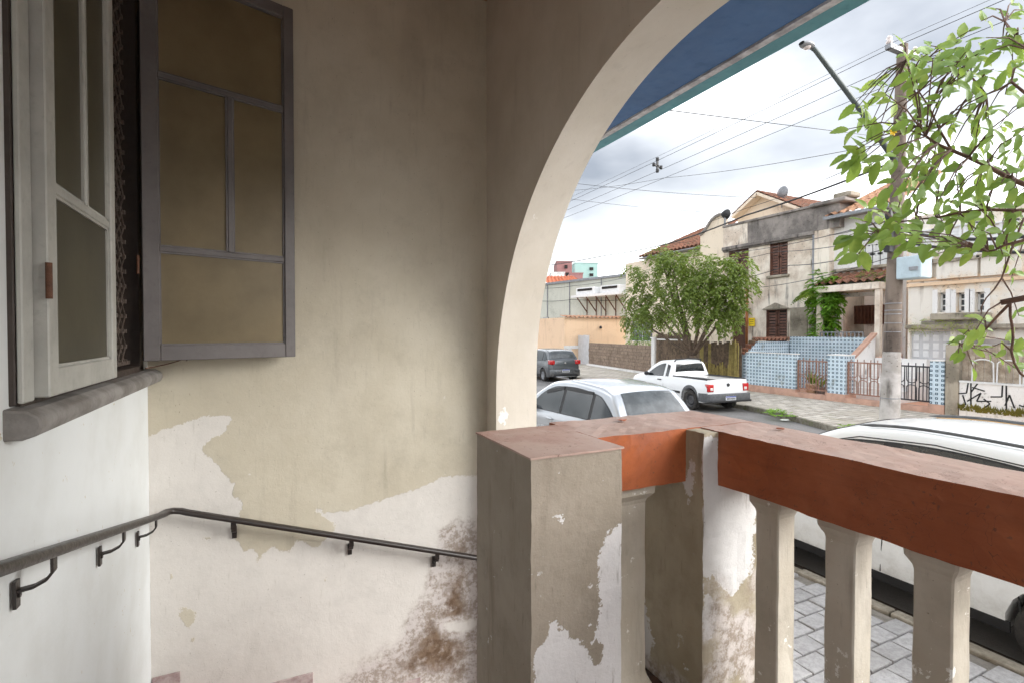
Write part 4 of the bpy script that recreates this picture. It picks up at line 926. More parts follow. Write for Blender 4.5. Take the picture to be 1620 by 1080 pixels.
shutters(D, X, W3, mt['brownwood'], slats=10); m = MB().prism([(X - .12, W3[0] - .15, W3[3] + .03), (X - .12, W3[1] + .15, W3[3] + .03), (X - .12, (W3[0] + W3[1]) / 2, W3[3] + .30)], (.115, 0, 0)); m.build('window_hood', mt['old_cement'], D)
dd = box('door', mt['brownwood2'], D, X + .08, X + .13, DR[0], DR[1], DR[2], DR[3])
for k in range(7): box('plank', mt['brownwood2'], dd, X + .06, X + .079, lerp(DR[0], DR[1], k / 7) + .008, lerp(DR[0], DR[1], (k + 1) / 7) - .008, DR[2], DR[3] - .02)
box('door_hood', mt['old_cement'], D, X - .25, X - .002, DR[0] - .25, DR[1] + .25, DR[3] + .35, DR[3] + .45, bevel=.03); box('door_surround', mt['cream_wall'], D, X - .03, X - .002, DR[1] + .01, DR[1] + .35, .2, DR[3] + .3)
box('bare_patch', mt['old_cement'], D, X - .025, X - .002, yR + .25, W3[0] - .15, W3[2] + .1, W3[3] + .05)
dp = at(1181.5, 500, x=X - .12); MB().tube([(X - .12, dp.y, at(1181, 545, x=X - .12).z), (X - .12, dp.y, at(1181, 452, x=X - .12).z)], .06, 8).build('rust_pipe', mt['copper'], D, smooth=True)
dp = at(1287, 400, x=X - .08); MB().tube([(X - .08, dp.y, 1), (X - .08, dp.y, zc - .1)], .05, 8).build('downpipe', mt['tin'], D, smooth=True)
tiled(D, 'roof', (X + .3, yR + .1, zt + .02), (X + .3, yL - 1.2, zt + .02), (X + 3.0, yL - 1.2, zt + .75), (X + 3.0, yR + .1, zt + .75), mt['rooftile'], .3, .4)
gx = X + 1.6; gp = at(1200, 303, x=gx); gl = at(1160, 341, x=gx); grr = at(1275, 330, x=gx)
gb = MB().prism([(gx + .35, gl.y, gl.z - .6), (gx + .35, grr.y, gl.z - .6), (gx + .35, grr.y, grr.z - .28), (gx + .35, gp.y, gp.z - .2), (gx + .35, gl.y, gl.z - .2)], (5, 0, 0)).build('gable', mt['cream_wall'], D)
for (a, b, nm) in ((gl, gp, 'barge_board'), (gp, grr, 'barge_board')):
    MB().bar((gx + .1, a.y, a.z - .12), (gx + .1, b.y, b.z - .12), .5, .14).build(nm, mt['cream_wall'], gb)
tiled(gb, 'gable_roof', (gx - .15, gl.y, gl.z), (gx + 5, gl.y, gl.z), (gx + 5, gp.y, gp.z), (gx - .15, gp.y, gp.z), mt['rooftile'], .3, .4); tiled(gb, 'gable_roof', (gx - .15, grr.y, grr.z), (gx + 5, grr.y, grr.z), (gx + 5, gp.y, gp.z), (gx - .15, gp.y, gp.z), mt['rooftile'], .3, .4)
# ---- broken pier beside it
yp0, yp1 = at(1314, 450, x=X).y, at(1290, 450, x=X).y; pz = at(1300, 330, x=X).z
P = thing('corner_pier', 'stained corner pier with broken cornice between derelict house and white porch house', 'pier', (X, yp0, .14))
box('shaft', mt['derelict'], P, X - .10, X + .4, yp0, yp1, .1, pz - .9); box('base_block', mt['old_cement'], P, X - .16, X + .4, yp0 - .02, yp1 + .01, .1, 3.2)
box('upper_block', mt['soot'], P, X - .12, X + .5, yp0 - .4, yp1 + .02, pz - .897, pz + .05); box('cap', mt['soot'], P, X - .3, X + .7, yp0 - .7, yp1 + .12, pz + .053, pz + .22, bevel=.04); box('cap_block', mt['old_cement'], P, X - .1, X + .6, yp0 - .8, yp0 - .1, pz + .225, pz + .45, bevel=.05)
# dish and lamp on the roof
q = at(1236, 306, x=X + 1.9); sd = thing('satellite_dish', 'round satellite dish standing above the gable roof', 'satellite dish', (q.x, q.y, q.z - .5))
MB().lathe([(0, 0), (.12, .01), (.24, .05), (.30, .09), (.305, .1), (.24, .07), (0, .02)], 20, 'x', (q.x, q.y, q.z + .05)).build('dish', mt['tin'], sd, smooth=True)
MB().tube([(q.x + .05, q.y, q.z), (q.x + .05, q.y, q.z - .7)], .025, 6).build('mast', mt['tin'], sd); MB().tube([(q.x, q.y, q.z - .15), (q.x - .3, q.y, q.z + .02)], .015, 5).build('feed_arm', mt['tin'], sd)
q = at(1147, 352, x=X); fl = thing('roof_floodlight', 'round dark floodlight on the parapet of the derelict house', 'floodlight', (q.x, q.y, q.z))
MB().tube([(X, q.y, q.z - .25), (X, q.y, q.z + .25)], .05, 8).build('stand', mt['tin'], fl); MB().lathe([(0, -.14), (.12, -.14), (.24, .05), (.26, .1), (.2, .12), (0, .1)], 18, 'x', (X, q.y, q.z + .40)).build('lamp_head', mt['black_trim'], fl, smooth=True)
# ---- cream house with curved parapet and hipped wing
yA, yB2 = at(1145, 450, x=X).y + .01, at(1108, 450, x=X).y
H = thing('cream_house', 'cream plastered house with curved parapet and red hipped roof behind the street tree', 'house', (X, (yA + yB2) / 2, .14))
prof = [(1145, 343), (1140, 341), (1133, 344), (1126, 350), (1120, 359), (1114, 368), (1108, 374)]; pp = [at(a, b, x=X) for a, b in prof]
MB().prism([(X, yA, .1)] + [(X, max(p.y, yA), p.z) for p in pp] + [(X, yB2, .1)], (.3, 0, 0)).build('curved_gable', mt['cream_wall'], H)
MB().tube([(X - .02, max(p.y, yA), p.z + .05) for p in pp], .09, 6).build('coping', mt['soot'], H)
XW = 21.6; ya, yb = at(1108, 450, x=XW).y, at(990, 450, x=XW).y; ze = at(1090, 394, x=XW).z
w_ = op(998, 508, 1032, 540, XW)
facade('wing_wall', mt['cream_wall'], H, XW, ya, yb, .1, ze - .15, (w_,)); MB().box(XW + .26, XW + 7, ya, yb, .1, ze - .2).build('wing_body', mt['cream_wall'], H); glazed(H, XW, w_, mt['white_paint'], 2, 2)
e0, e1 = at(1112, 391, x=XW - .5).y, at(1010, 401, x=XW - .5).y; zr = at(1096, 364, x=XW + 2.2).z
tiled(H, 'wing_roof', (XW - .6, e0, ze), (XW - .6, e1, ze), (XW + 2.4, e1 - 2.6, zr), (XW + 2.4, e0, zr), mt['rooftile'], .3, .4); tiled(H, 'wing_roof', (XW - .6, e1, ze), (XW + 6, e1, ze), (XW + 4, e1 - 2.6, zr), (XW + 2.4, e1 - 2.6, zr), mt['rooftile'], .3, .4)
box('roof_soffit', mt['tin'], H, XW - .58, XW + 5, e0, e1 - .05, ze - .14, ze - .08)
# ---- peach garage, facing along the street
GY = 31.0; gx0, gx1 = at(893, 520, y=GY).x, at(1000, 520, y=GY).x; gz = at(940, 503, y=GY).z
G = thing('peach_garage', 'low peach and white garage building behind the block wall', 'garage', (gx0, GY, .14))
MB().box(gx0, gx1 + 1, GY, GY + 6, .1, gz).build('wall', mt['peach_wall'], G)
def gxx(px): return at(px, 540, y=GY).x
zb1, zb2 = at(930, 546, y=GY).z, at(930, 551, y=GY).z
box('white_band', mt['white_paint'], G, gx0 - .04, gx1, GY - .06, GY - .003, zb2, zb1)
for (a, b) in ((893, 904), (946, 954), (968, 973)): box('white_pilaster', mt['white_paint'], G, gxx(a), gxx(b), GY - .055, GY - .004, .1, zb2 - .003)
tiled(G, 'coping_tile', (gx0 - .1, GY - .2, gz), (gx1 + .8, GY - .2, gz), (gx1 + .8, GY + .5, gz + .15), (gx0 - .1, GY + .5, gz + .15), mt['rooftile_pale'], .35, .4)
q = at(950, 518, y=GY - .05); MB().lathe([(0, -.1), (.09, -.08), (.1, 0), (.06, .1), (0, .12)], 10, c=(q.x, GY - .08, q.z)).build('wall_lamp', mt['black_iron'], G, smooth=True)
# ---- warehouse with air conditioners
wa, wb = Vector((27.6, 29.5, 0)), Vector((23.3, 51.5, 0)); wd_ = (wb - wa).normalized(); wn_ = Vector((-wd_.y, wd_.x, 0))
if wn_.x > 0: wn_ = -wn_
def onw(px, py, off=0):
    r = FWD + RGT * ((px - 810) / FPX) - UPV * ((py - 540) / FPX); k = (wa + wn_ * off - ORG).dot(wn_) / r.dot(wn_); return ORG + r * k
WH = thing('warehouse', 'long pale grey warehouse wall with an air conditioner shelf', 'warehouse', (25, 40, .14)); zw0 = onw(990, 437).z; zw1 = onw(868, 451).z
tz = lambda p: zw0
q = [wa, wb, wb - wn_ * 12, wa - wn_ * 12]; MB().hexa([Vector((p.x, p.y, .1)) for p in q] + [Vector((p.x, p.y, zw0)) for p in q]).build('wall', mt['ware'], WH)
MB().bar(wa + Vector((0, 0, zw0 + .1)) + wn_ * .05, wb + Vector((0, 0, zw0 + .1)) + wn_ * .05, .3, .2).build('coping', mt['tin'], WH)
for px in (901, 951, 866): a = onw(px, 520, .04); MB().tube([(a.x, a.y, .3), (a.x, a.y, zw0)], .05, 6).build('downpipe', mt['tin'], WH)
for (a, b) in ((859, 868), (878, 890)):
    p0, p1 = onw(a, 515, .02), onw(b, 502, .02); ww = MB().bar(Vector((p0.x, p0.y, (p0.z + p1.z) / 2)), Vector((p1.x, p1.y, (p0.z + p1.z) / 2)), .06, p1.z - p0.z).build('window', mt['win_glass'], WH)
    for k in range(5):
        c = lerp(p0, p1, (k + .5) / 5) + wn_ * .08; MB().bar((c.x, c.y, p0.z), (c.x, c.y, p1.z), .05).build('bar', mt['white_paint'], ww)
s0, s1 = onw(921, 466, .1), onw(998, 463, .1); zs = s1.z - .1
sh = MB().hexa([Vector((p.x, p.y, z)) for z in (zs - .1, zs + .1) for p in (s0, s0 + wn_ * 1.4, s1 + wn_ * 1.4, s1)]).build('shelf', mt['white_paint'], WH)
for k in range(5):
    c = lerp(s0, s1, .12 + k * .2); c = Vector((c.x, c.y, zs - .1)); MB().bar(c + wn_ * 1.3, c + Vector((0, 0, -1.3)), .07).build('strut', mt['rust'], sh); MB().bar(c + wn_ * .05, c + wn_ * .05 + Vector((0, 0, -3.2)), .07).build('upright', mt['rust'], sh)
for (a, b) in ((.06, .45), (.58, .95)):
    c0, c1 = lerp(s0, s1, a), lerp(s0, s1, b); u = MB().hexa([Vector((p.x, p.y, z)) for z in (zs + .104, zs + .75) for p in (c0 + wn_ * .2, c0 + wn_ * 1.1, c1 + wn_ * 1.1, c1 + wn_ * .2)]).build('air_conditioner', mt['white_paint'], WH, bevel=.03)
    MB().bar(lerp(c0, c1, .1) + wn_ * 1.12 + Vector((0, 0, zs + .55 - lerp(c0, c1, .1).z)), lerp(c0, c1, .9) + wn_ * 1.12 + Vector((0, 0, zs + .55 - lerp(c0, c1, .9).z)), .04, .2).build('grille', mt['dark_in'], u)
# ---- far buildings over the warehouse
def tower(name, label, px0, px1, py, d, mat, depth=12, wins=()):
    a, b = at(px0, py, d=d), at(px1, py, d=d); T = thing(name, label, 'building', (a.x, a.y, 0)); bk = FWD * depth; bk.z = 0
    q = [a, b, b + bk, a + bk]; MB().hexa([Vector((p.x, p.y, 0)) for p in q] + [Vector((p.x, p.y, a.z)) for p in q]).build('wall', mat, T)
    MB().hexa([Vector((p.x, p.y, a.z + .02)) for p in q] + [Vector((p.x, p.y, a.z + .5)) for p in [a - RGT * .2 - bk * .01, b + RGT * .2 - bk * .01, b + bk, a + bk]]).build('roof_edge', mat, T)
    for (u, v, wv, hv) in wins:
        c = lerp(a, b, u) - FWD * .1; MB().bar(Vector((c.x, c.y, a.z - v)) - RGT * wv / 2, Vector((c.x, c.y, a.z - v)) + RGT * wv / 2, .15, hv).build('window', mt['dark_in'], T)
    return T
tower('far_tower', 'distant maroon apartment tower above the warehouse roof', 881, 905, 416, 150, mt['maroon'], wins=[(.6, 1.2, .9, 1.0), (.25, 3.4, .9, 1.0), (.7, 3.4, .9, 1.0)])
tower('far_tower', 'distant pale teal apartment tower above the warehouse roof', 909, 946, 418, 160, mt['teal'], wins=[(.72, 1.5, 1.2, .9), (.72, 3.4, 1.2, .9), (.25, 3.4, 1.2, .9)])
tower('far_block', 'low dark maroon block in front of the teal tower', 903, 922, 435, 120, mt['maroon'], wins=[(.3, 1.0, .8, .6)])
tower('far_block', 'small white block beside the distant maroon tower', 872, 893, 434, 115, mt['white_house'], wins=[(.5, .8, .8, .6)])
q0, q1, q2 = at(862, 452, d=62), at(921, 447, d=62), at(896, 437, d=70); FH = thing('far_house', 'orange tiled roof peeping over the warehouse wall', 'house', (q0.x, q0.y, 0))
MB().hexa([Vector((p.x, p.y, z)) for z in (0, q1.z - .1) for p in (q0, q1, q1 + FWD * 9, q0 + FWD * 9)]).build('wall', mt['white_house'], FH)
tiled(FH, 'roof', q0 + Vector((0, 0, .3)), q1, q2 + RGT * 1.0, q2 - RGT * 3, mt['rooftile_new'], .5, .6, .08)
# ---- white porch house
X2 = 20.7; y0, y1 = at(1434, 450, x=X2).y, at(1316, 450, x=X2).y; ze = at(1360, 333, x=X2 - .4).z
Hh = thing('porch_house', 'white house with tiled porch roof, outside stair and barred porch window', 'house', (X2, (y0 + y1) / 2, .14))
SW = op(1356, 385, 1403, 420, X2); PO = op(1328, 468, 1428, 535, X2); PO = (PO[0], PO[1], 1.5, PO[3])
facade('wall', mt['white_house'], Hh, X2, y0, y1, .1, ze - .1, (SW, PO)); MB().box(X2 + 2.2, X2 + 7, y0, y1, .1, ze - .1).build('house_body', mt['white_house'], Hh)
shutters(Hh, X2, SW, mt['white_paint'], 4, 14)
box('ledge', mt['old_cement'], Hh, X2 - .15, X2 - .002, y0 + .1, y1 - .1, SW[2] - .14, SW[2] - .02, bevel=.02)
pw_ = (SW[1] - SW[0]) / 3
for k in range(3): box('panel', mt['white_paint'], Hh, X2 - .04, X2 - .002, SW[0] + k * pw_ + .04, SW[0] + (k + 1) * pw_ - .04, SW[2] - .75, SW[2] - .25)
zr = at(1405, 300, x=X2 + 2.6).z; tiled(Hh, 'roof', (X2 - .5, y0, ze + .02), (X2 - .5, y1, ze + .02), (X2 + 2.8, y1 - .6, zr + .3), (X2 + 2.8, y0, zr + .3), mt['rooftile_pale'], .3, .4)
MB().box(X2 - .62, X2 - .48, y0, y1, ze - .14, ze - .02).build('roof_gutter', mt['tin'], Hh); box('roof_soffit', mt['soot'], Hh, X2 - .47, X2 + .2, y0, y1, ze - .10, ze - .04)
pz = PO[3] + .45; tiled(Hh, 'porch_roof', (X2 - 1.3, y0 + .2, pz), (X2 - 1.3, y1 - .15, pz), (X2 - .02, y1 - .15, pz + .5), (X2 - .02, y0 + .2, pz + .5), mt['rooftile'], .26, .35)
box('porch_fascia', mt['derelict'], Hh, X2 - 1.3, X2 - .003, y0 + .2, y1 - .1, pz - .30, pz - .06)
for yy in (y0 + .3, y1 - .25): box('porch_post', mt['derelict'], Hh, X2 - 1.2, X2 - 1.03, yy - .08, yy + .09, .2, pz - .303)
box('porch_floor', mt['pink_floor'], Hh, X2 - 1.4, X2 + 2.2, y0 + .1, y1 - .05, .12, 1.5)
BW = op(1350, 483, 1400, 513, X2 + 2.05); bw = box('porch_window', mt['brownwood'], Hh, X2 + 2.10, X2 + 2.19, BW[0], BW[1], BW[2], BW[3])
for k in range(9): yy = lerp(BW[0], BW[1], (k + .5) / 9); MB().bar((X2 + 2.05, yy, BW[2]), (X2 + 2.05, yy, BW[3]), .05).build('bar', mt['brownwood2'], bw)
for k in range(12): yy = lerp(PO[0] + .6, PO[1] - .1, k / 11); MB().bar((X2 - 1.32, yy, 1.5), (X2 - 1.32, yy, 2.35), .03).build('porch_bar', mt['tin'], Hh)
MB().bar((X2 - 1.32, PO[0] + .6, 2.36), (X2 - 1.32, PO[1] - .1, 2.36), .04).build('porch_bar', mt['tin'], Hh)
# ---- peach house with three little windows
X3 = 19.4; y1 = at(1437, 450, x=X3).y; y0 = -6.0; zt3 = at(1500, 340, x=X3).z
H3 = thing('flaking_house', 'flaking peach and white house with three small barred windows above its garage', 'house', (X3, 4, .14))
wl = [op(1484, 463, 1496, 494, X3), op(1513, 463, 1526, 494, X3), op(1543, 462, 1557, 493, X3)]; GD = op(1440, 524, 1502, 612, X3); GD = (GD[0], GD[1], .2, GD[3]); G2 = op(1540, 540, 1610, 612, X3); G2 = (G2[0], G2[1], .2, G2[3])
facade('wall', mt['peach_white'], H3, X3, y0, y1, .1, zt3, wl + [GD, G2]); MB().box(X3 + .5, X3 + 8, y0, y1, .1, zt3 - .1).build('house_body', mt['peach_wall'], H3)
for o in wl: glazed(H3, X3, o, mt['white_paint'], 1, 3, depth=.2); box('window_surround', mt['white_house'], H3, X3 - .03, X3 - .002, o[0] - .14, o[0] - .005, o[2] - .1, o[3] + .1); box('window_surround', mt['white_house'], H3, X3 - .03, X3 - .002, o[1] + .005, o[1] + .14, o[2] - .1, o[3] + .1)
lz = at(1520, 500, x=X3 - .3).z; la, lb = at(1562, 500, x=X3 - .3).y, at(1472, 500, x=X3 - .3).y
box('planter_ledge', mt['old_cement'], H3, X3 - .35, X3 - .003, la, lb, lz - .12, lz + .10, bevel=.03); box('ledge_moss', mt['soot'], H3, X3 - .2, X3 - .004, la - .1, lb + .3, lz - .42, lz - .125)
cz = at(1520, 517, x=X3 - .1).z; box('cornice', mt['old_cement'], H3, X3 - .22, X3 - .003, y0, y1, cz - .06, cz + .08, bevel=.02)
mz1 = at(1500, 448, x=X3).z; MB().box(X3 - .10, X3 - .003, y0, y1, mz1 - .05, mz1 + .05).box(X3 - .07, X3 - .003, y0, y1, mz1 + .12, mz1 + .20).build('moulding', mt['peach_wall'], H3)
for (a, b, c, d) in ((1440, 418, 1478, 440), (1486, 414, 1550, 440), (1556, 405, 1620, 435)):
    o = op(a, c and b, c, d, X3); box('balcony_panel', mt['peach_white'], H3, X3 - .16, X3 - .004, o[0], o[1], o[2], o[3]); box('balcony_coping', mt['old_cement'], H3, X3 - .24, X3 - .005, o[0] - .08, o[1] + .08, o[3] + .004, o[3] + .10)
for (a, b, c, d) in ((1445, 365, 1478, 412), (1500, 355, 1548, 408), (1565, 350, 1612, 400)):
    o = op(a, b, c, d, X3); shutters(H3, X3 - .11, o, mt['white_paint'], 2, 10); 
gd = box('garage_door', mt['grey_paint'], H3, X3 + .10, X3 + .16, GD[0], GD[1], GD[2], GD[3])
for k in range(4):
    for j in range(3): a, b = lerp(GD[0], GD[1], k / 4) + .06, lerp(GD[0], GD[1], (k + 1) / 4) - .06; zz = GD[3] - .12 - j * .26; box('glass_block', mt['white_paint'], gd, X3 + .085, X3 + .099, a, b, zz - .2, zz)
box('garage_door', mt['grey_paint'], H3, X3 + .10, X3 + .16, G2[0], G2[1], G2[2], G2[3])
# ================================================================== property line: walls, fences, gates
XP = 16.45
def wy(px): return at(px, 600, x=XP).y
def tilewall(name, label, x0, x1, y0, y1, z1, base=True):
    T = thing(name, label, 'wall', ((x0 + x1) / 2, (y0 + y1) / 2, .13)); box('tiled_wall', mt['bluetile'], T, x0, x1, y0, y1, .40, z1); box('plinth', mt['pink_base'], T, x0 - .04, x1 + .04, y0 - .02, y1 + .02, .1, .397); box('wall_cap', mt['white_house'], T, x0 - .02, x1 + .02, y0 - .01, y1 + .01, z1 + .002, z1 + .03); return T
tilewall('tile_wall', 'blue patterned tile garden wall right behind the pickup truck tailgate', XP, XP + .2, wy(1258), wy(1181), at(1220, 559, x=XP).z)
tilewall('tile_pillar', 'square blue tiled pillar between the two iron gates', XP, XP + .5, wy(1337), wy(1309), at(1322, 562, x=XP).z)
tilewall('tile_pillar', 'narrow blue tiled pillar beside the mouldy cement post', XP, XP + .4, wy(1494), wy(1471), at(1482, 571, x=XP).z)
T = thing('party_wall', 'blue tiled side wall with terracotta coping at the derelict house yard', 'wall', (18.4, 13.95, .14))
zc2 = at(1250, 540, y=13.95).z; MB().prism([(XP + .2, 13.9, .14), (20.3, 13.9, .14), (20.3, 13.9, zc2), (XP + .9, 13.9, zc2), (XP + .2, 13.9, zc2 - .55)], (0, .2, 0)).build('tiled_wall', mt['bluetile'], T)
tiled(T, 'coping_tile', (XP + .9, 13.85, zc2 + .06), (20.3, 13.85, zc2 + .06), (20.3, 14.15, zc2 + .14), (XP + .9, 14.15, zc2 + .14), mt['rooftile'], .22, .3)
tiled(T, 'coping_tile', (XP + .15, 13.85, zc2 - .5), (XP + .9, 13.85, zc2 + .06), (XP + .9, 14.15, zc2 + .12), (XP + .15, 14.15, zc2 - .44), mt['rooftile'], .22, .3)
for (a, b, z) in ((16.9, 11.2, 0),):
    T = thing('yard_wall', 'blue tiled wall rising beside the outside stair', 'wall', (19.3, 11.6, .14))
    MB().box(19.2, 19.4, 10.75, 13.85, .14, at(1330, 533, x=19.2).z).build('tiled_wall', mt['bluetile'], T)
    MB().prism([(17.2, 10.6, .14), (19.2, 10.6, .14), (19.2, 10.6, 2.25), (17.35, 10.6, 1.05), (17.2, 10.6, .95)], (0, .14, 0)).build('sloped_parapet', mt['white_house'], T); MB().bar((17.25, 10.67, 1.02), (19.25, 10.67, 2.31), .2, .07).build('coping', mt['pink_base'], T)
ST = thing('front_stair', 'pale stair climbing to the porch behind the black and brown gate', 'stair', (18, 9.6, .14))
for k in range(7): box('step', mt['white_house'], ST, 17.6 + k * .25, 19.42, 9.0, 10.55, .14 + (.193 * k if k else 0), .14 + .193 * (k + 1) - .002)
struct('pink_yard', MB().box(XP + .2, 19.2, 7.5, 13.85, .12, .165), mt['pink_floor'], 'pink painted floor of the yard behind the gates')
def gate(name, label, y0, y1, z0, z1, mat, n, loops=True):
    g = thing(name, label, 'gate', (XP + .1, (y0 + y1) / 2, .13)); x = XP + .1
    MB().box(x - .02, x + .02, y0, y1, z0, z0 + .04).box(x - .021, x + .021, y0, y1, z1 - .04, z1).box(x - .022, x + .022, y0, y0 + .05, z0, z1).box(x - .022, x + .022, y1 - .05, y1, z0, z1).build('frame', mat, g)
    for k in range(n):
        y = lerp(y0 + .05, y1 - .05, (k + .5) / n); MB().tube([(x, y, z0), (x, y, z1 + (.08 if k % 2 else 0))], .014, 5).build('bar', mat, g)
    if loops:
        w = (y1 - y0) / max(1, n // 3)
        for k in range(max(1, n // 3)):
            c = y0 + w * (k + .5)
            for (zc_, hh, up) in ((z0 + (z1 - z0) * .62, (z1 - z0) * .36, 1), (z0 + (z1 - z0) * .36, (z1 - z0) * .32, -1)):
                MB().tube([(x - .02, c + w * .42 * math.cos(math.pi * j / 12), zc_ + up * (hh if j in (0, 12) else 0) - up * hh * .3 * math.sin(math.pi * j / 12)) for j in range(13)], .013, 5).build('scroll', mat, g)
    box('threshold', mt['pink_base'], g, XP - .05, XP + .25, y0, y1, .10, .30); return g
gate('iron_gate', 'brown iron gate between the blue tile wall and tiled pillar', wy(1308), wy(1259), .42, at(1285, 570, x=XP).z, mt['gate_iron'], 9)
gate('iron_gate', 'brown iron gate in front of the pale stair', wy(1408), wy(1338), .42, at(1370, 573, x=XP).z, mt['gate_iron'], 12)
gate('iron_gate', 'black scrolled iron gate right of the utility pole', wy(1470), wy(1411), .42, at(1445, 578, x=XP).z, mt['black_iron'], 9)
cp = thing('cement_post', 'tall mouldy cement post between tiled pillar and graffiti wall', 'post', (XP + .1, wy(1505), .13)); MB().prism([(XP - .05, wy(1517), .1), (XP - .05, wy(1496), .1), (XP - .05, wy(1496), at(1505, 545, x=XP).z), (XP - .05, wy(1508), at(1505, 541, x=XP).z), (XP - .05, wy(1517), at(1505, 543, x=XP).z)], (.4, 0, 0)).build('shaft', mt['old_cement'], cp, bevel=.03)
gw = thing('graffiti_wall', 'low white wall sprayed with black graffiti under weathered boards', 'wall', (XP + .1, 5.5, .13)); gy0, gy1 = -6.0, wy(1518); gz1 = at(1560, 607, x=XP).z
MB().box(XP, XP + .2, gy0, gy1, .1, gz1).build('wall', mt['white_house'], gw); box('wall_cap', mt['white_paint'], gw, XP - .03, XP + .23, gy0, gy1, gz1 + .002, gz1 + .05)
bz = at(1560, 546, x=XP).z; k = 0; y = gy1 - .02; rnd = random.Random(8); mt['board'] = M_stone('bleached board', C(196, 182, 164), C(150, 134, 116), C(104, 92, 80), 6)
while y > gy0 + .2: w = rnd.uniform(.13, .2); box('board', mt['board'], gw, XP + .08 + rnd.uniform(0, .015), XP + .11 + rnd.uniform(0, .01), y - w + .012, y, gz1 + .054, bz + rnd.uniform(-.05, .03)); y -= w
box('board_rail', mt['soot'], gw, XP + .05, XP + .16, gy0, gy1, bz + .035, bz + .16)
y = gy1 - .25; k = 0
while y > gy0 + .6:
    MB().tube([(XP + .03, y - .22 + .22 * math.cos(math.pi * j / 10), gz1 + .05 + (.0 if j in (0, 10) else .45 + .12 * math.sin(math.pi * j / 10))) for j in range(11)], .016, 5).build('hoop', mt['white_paint'], gw); y -= .5
def stroke(pts, w=.032):
    p3 = [at(a, b, x=XP - .004) for a, b in pts]; m = MB()
    for a, b in zip(p3, p3[1:]): m.bar(a, b, w, .006, up=(1, 0, 0))
    m.build('graffiti', mt['graf'], gw)
for pts in ([(1516, 622), (1529, 621), (1532, 603)], [(1536, 602), (1536, 642)], [(1536, 620), (1548, 604)], [(1538, 612), (1558, 618)], [(1530, 634), (1552, 621), (1545, 634), (1568, 634)], [(1523, 624), (1528, 640)], [(1516, 641), (1526, 639)], [(1556, 630), (1566, 638), (1546, 652)], [(1567, 627), (1585, 627), (1586, 608)], [(1592, 608), (1592, 650)], [(1590, 641), (1597, 624), (1605, 645)], [(1612, 640), (1620, 643), (1628, 620)]): stroke(pts)
mt['moss'] = M_leaf('moss', C(120, 116, 52), C(92, 96, 44), C(146, 132, 64), .9, .1)
m = MB(); rnd = random.Random(2)
for k in range(1700):
    y = rnd.uniform(gy0, gy1); h = rnd.uniform(.04, .16) * (1 + .8 * mnoise.noise(Vector((y * 2, 0, 0)))); z = .3 + rnd.uniform(0, .12); m.add([(XP - .004, y - .02, z), (XP - .03, y + .02, z), (XP - .03 + rnd.uniform(-.03, 0), y + rnd.uniform(-.05, .05), z + h)], [(0, 1, 2)])
tag(m.build('wall_moss', mt['moss'], gw, normals=False), kind='stuff')
struct('ochre_strip', MB().box(XP - .9, XP - .02, -6.0, gy1 + .1, .12, .165), mt['ochre'], 'ochre painted pavement edge below the graffiti wall')
# block wall and wooden fence along the slanted frontage
A, B = Vector((PLx(20.9), 20.9, 0)), Vector((PLx(29.0), 29.0, 0)); dv = (B - A).normalized(); L = (B - A).length; nv = Vector((dv.y, -dv.x, 0))
zt_b = at(1000, 545, x=18.6).z; BWL = thing('block_wall', 'bare concrete block wall along the far pavement', 'wall', tuple(A + dv * L / 2 + Vector((0, 0, .13))))
def slabbar(m, s0, s1, z0, z1, t0, t1):
    p = [A + dv * s0 + nv * t0, A + dv * s1 + nv * t0, A + dv * s1 + nv * t1, A + dv * s0 + nv * t1]; m.hexa([Vector((q.x, q.y, z)) for z in (z0, z1) for q in p]); return m
slabbar(MB(), 0, L, .1, zt_b - .03, -.06, .06).build('mortar_core', mt['mortar'], BWL); rows = 8; rh = (zt_b - .12) / rows; rnd = random.Random(4)
for r in range(rows):
    s = -.2 if r % 2 else 0
    while s < L:
        s0, s1 = max(0, s), min(L, s + .40)
        if s1 - s0 > .08:
            j = rnd.uniform(-.012, .012); slabbar(MB(), s0 + .008, s1 - .008, .12 + r * rh + .008, .12 + (r + 1) * rh - .008, -.08 + j, .08 + j).build('block', mt['block'], BWL)
        s += .41
kb = MB(); slabbar(kb, -.2, L, .1, .26, -.25, -.09); kb.build('base_kerb', mt['white_house'], BWL)
wp = thing('white_post', 'white cement post between block wall and wooden fence', 'post', (PLx(20.75), 20.75, .13)); MB().box(PLx(20.7) - .12, PLx(20.7) + .12, 20.58, 20.86, .1, at(1030, 535, x=18.2).z).build('shaft', mt['white_house'], wp, bevel=.02); MB().box(PLx(20.7) - .15, PLx(20.7) + .15, 20.55, 20.89, at(1030, 535, x=18.2).z + .002, at(1030, 535, x=18.2).z + .06).build('cap', mt['white_house'], wp)
wg = thing('white_gate', 'white boarded gate at the far end of the block wall', 'gate', (PLx(30), 30, .13))
for k in range(12): y = 29.15 + k * .17; box('board', mt['grey_paint'], wg, PLx(y), PLx(y) + .05, y, y + .15, .15, 2.15 + rnd.uniform(-.03, .03))
WF = thing('wooden_fence', 'mouldy dark wooden board fence beneath the street tree', 'fence', (17.4, 17.3, .13)); y = 20.5
while y > 14.0:
    w = rnd.uniform(.14, .2); x = PLx(y - w / 2); top = 1.95 + (.35 if y > 17.6 else 0) + rnd.uniform(-.12, .06); zb_ = .12 if (y > 17 or y < 14.6) else .12
    MB().box(x - .02, x + .02, y - w + .012, y, zb_, top).build('board', mt['fencewood'] if rnd.random() < .8 or y > 17 else mt['bamboo'], WF); y -= w
MB().bar((PLx(20.4) - .05, 20.4, 2.0), (PLx(17.6) - .05, 17.6, 2.0), .03, .06).build('rail', mt['white_house'], WF); MB().bar((PLx(20.4) + .05, 20.4, 1.0), (PLx(14.1) + .05, 14.1, 1.0), .05, .09).build('rail', mt['fencewood'], WF)
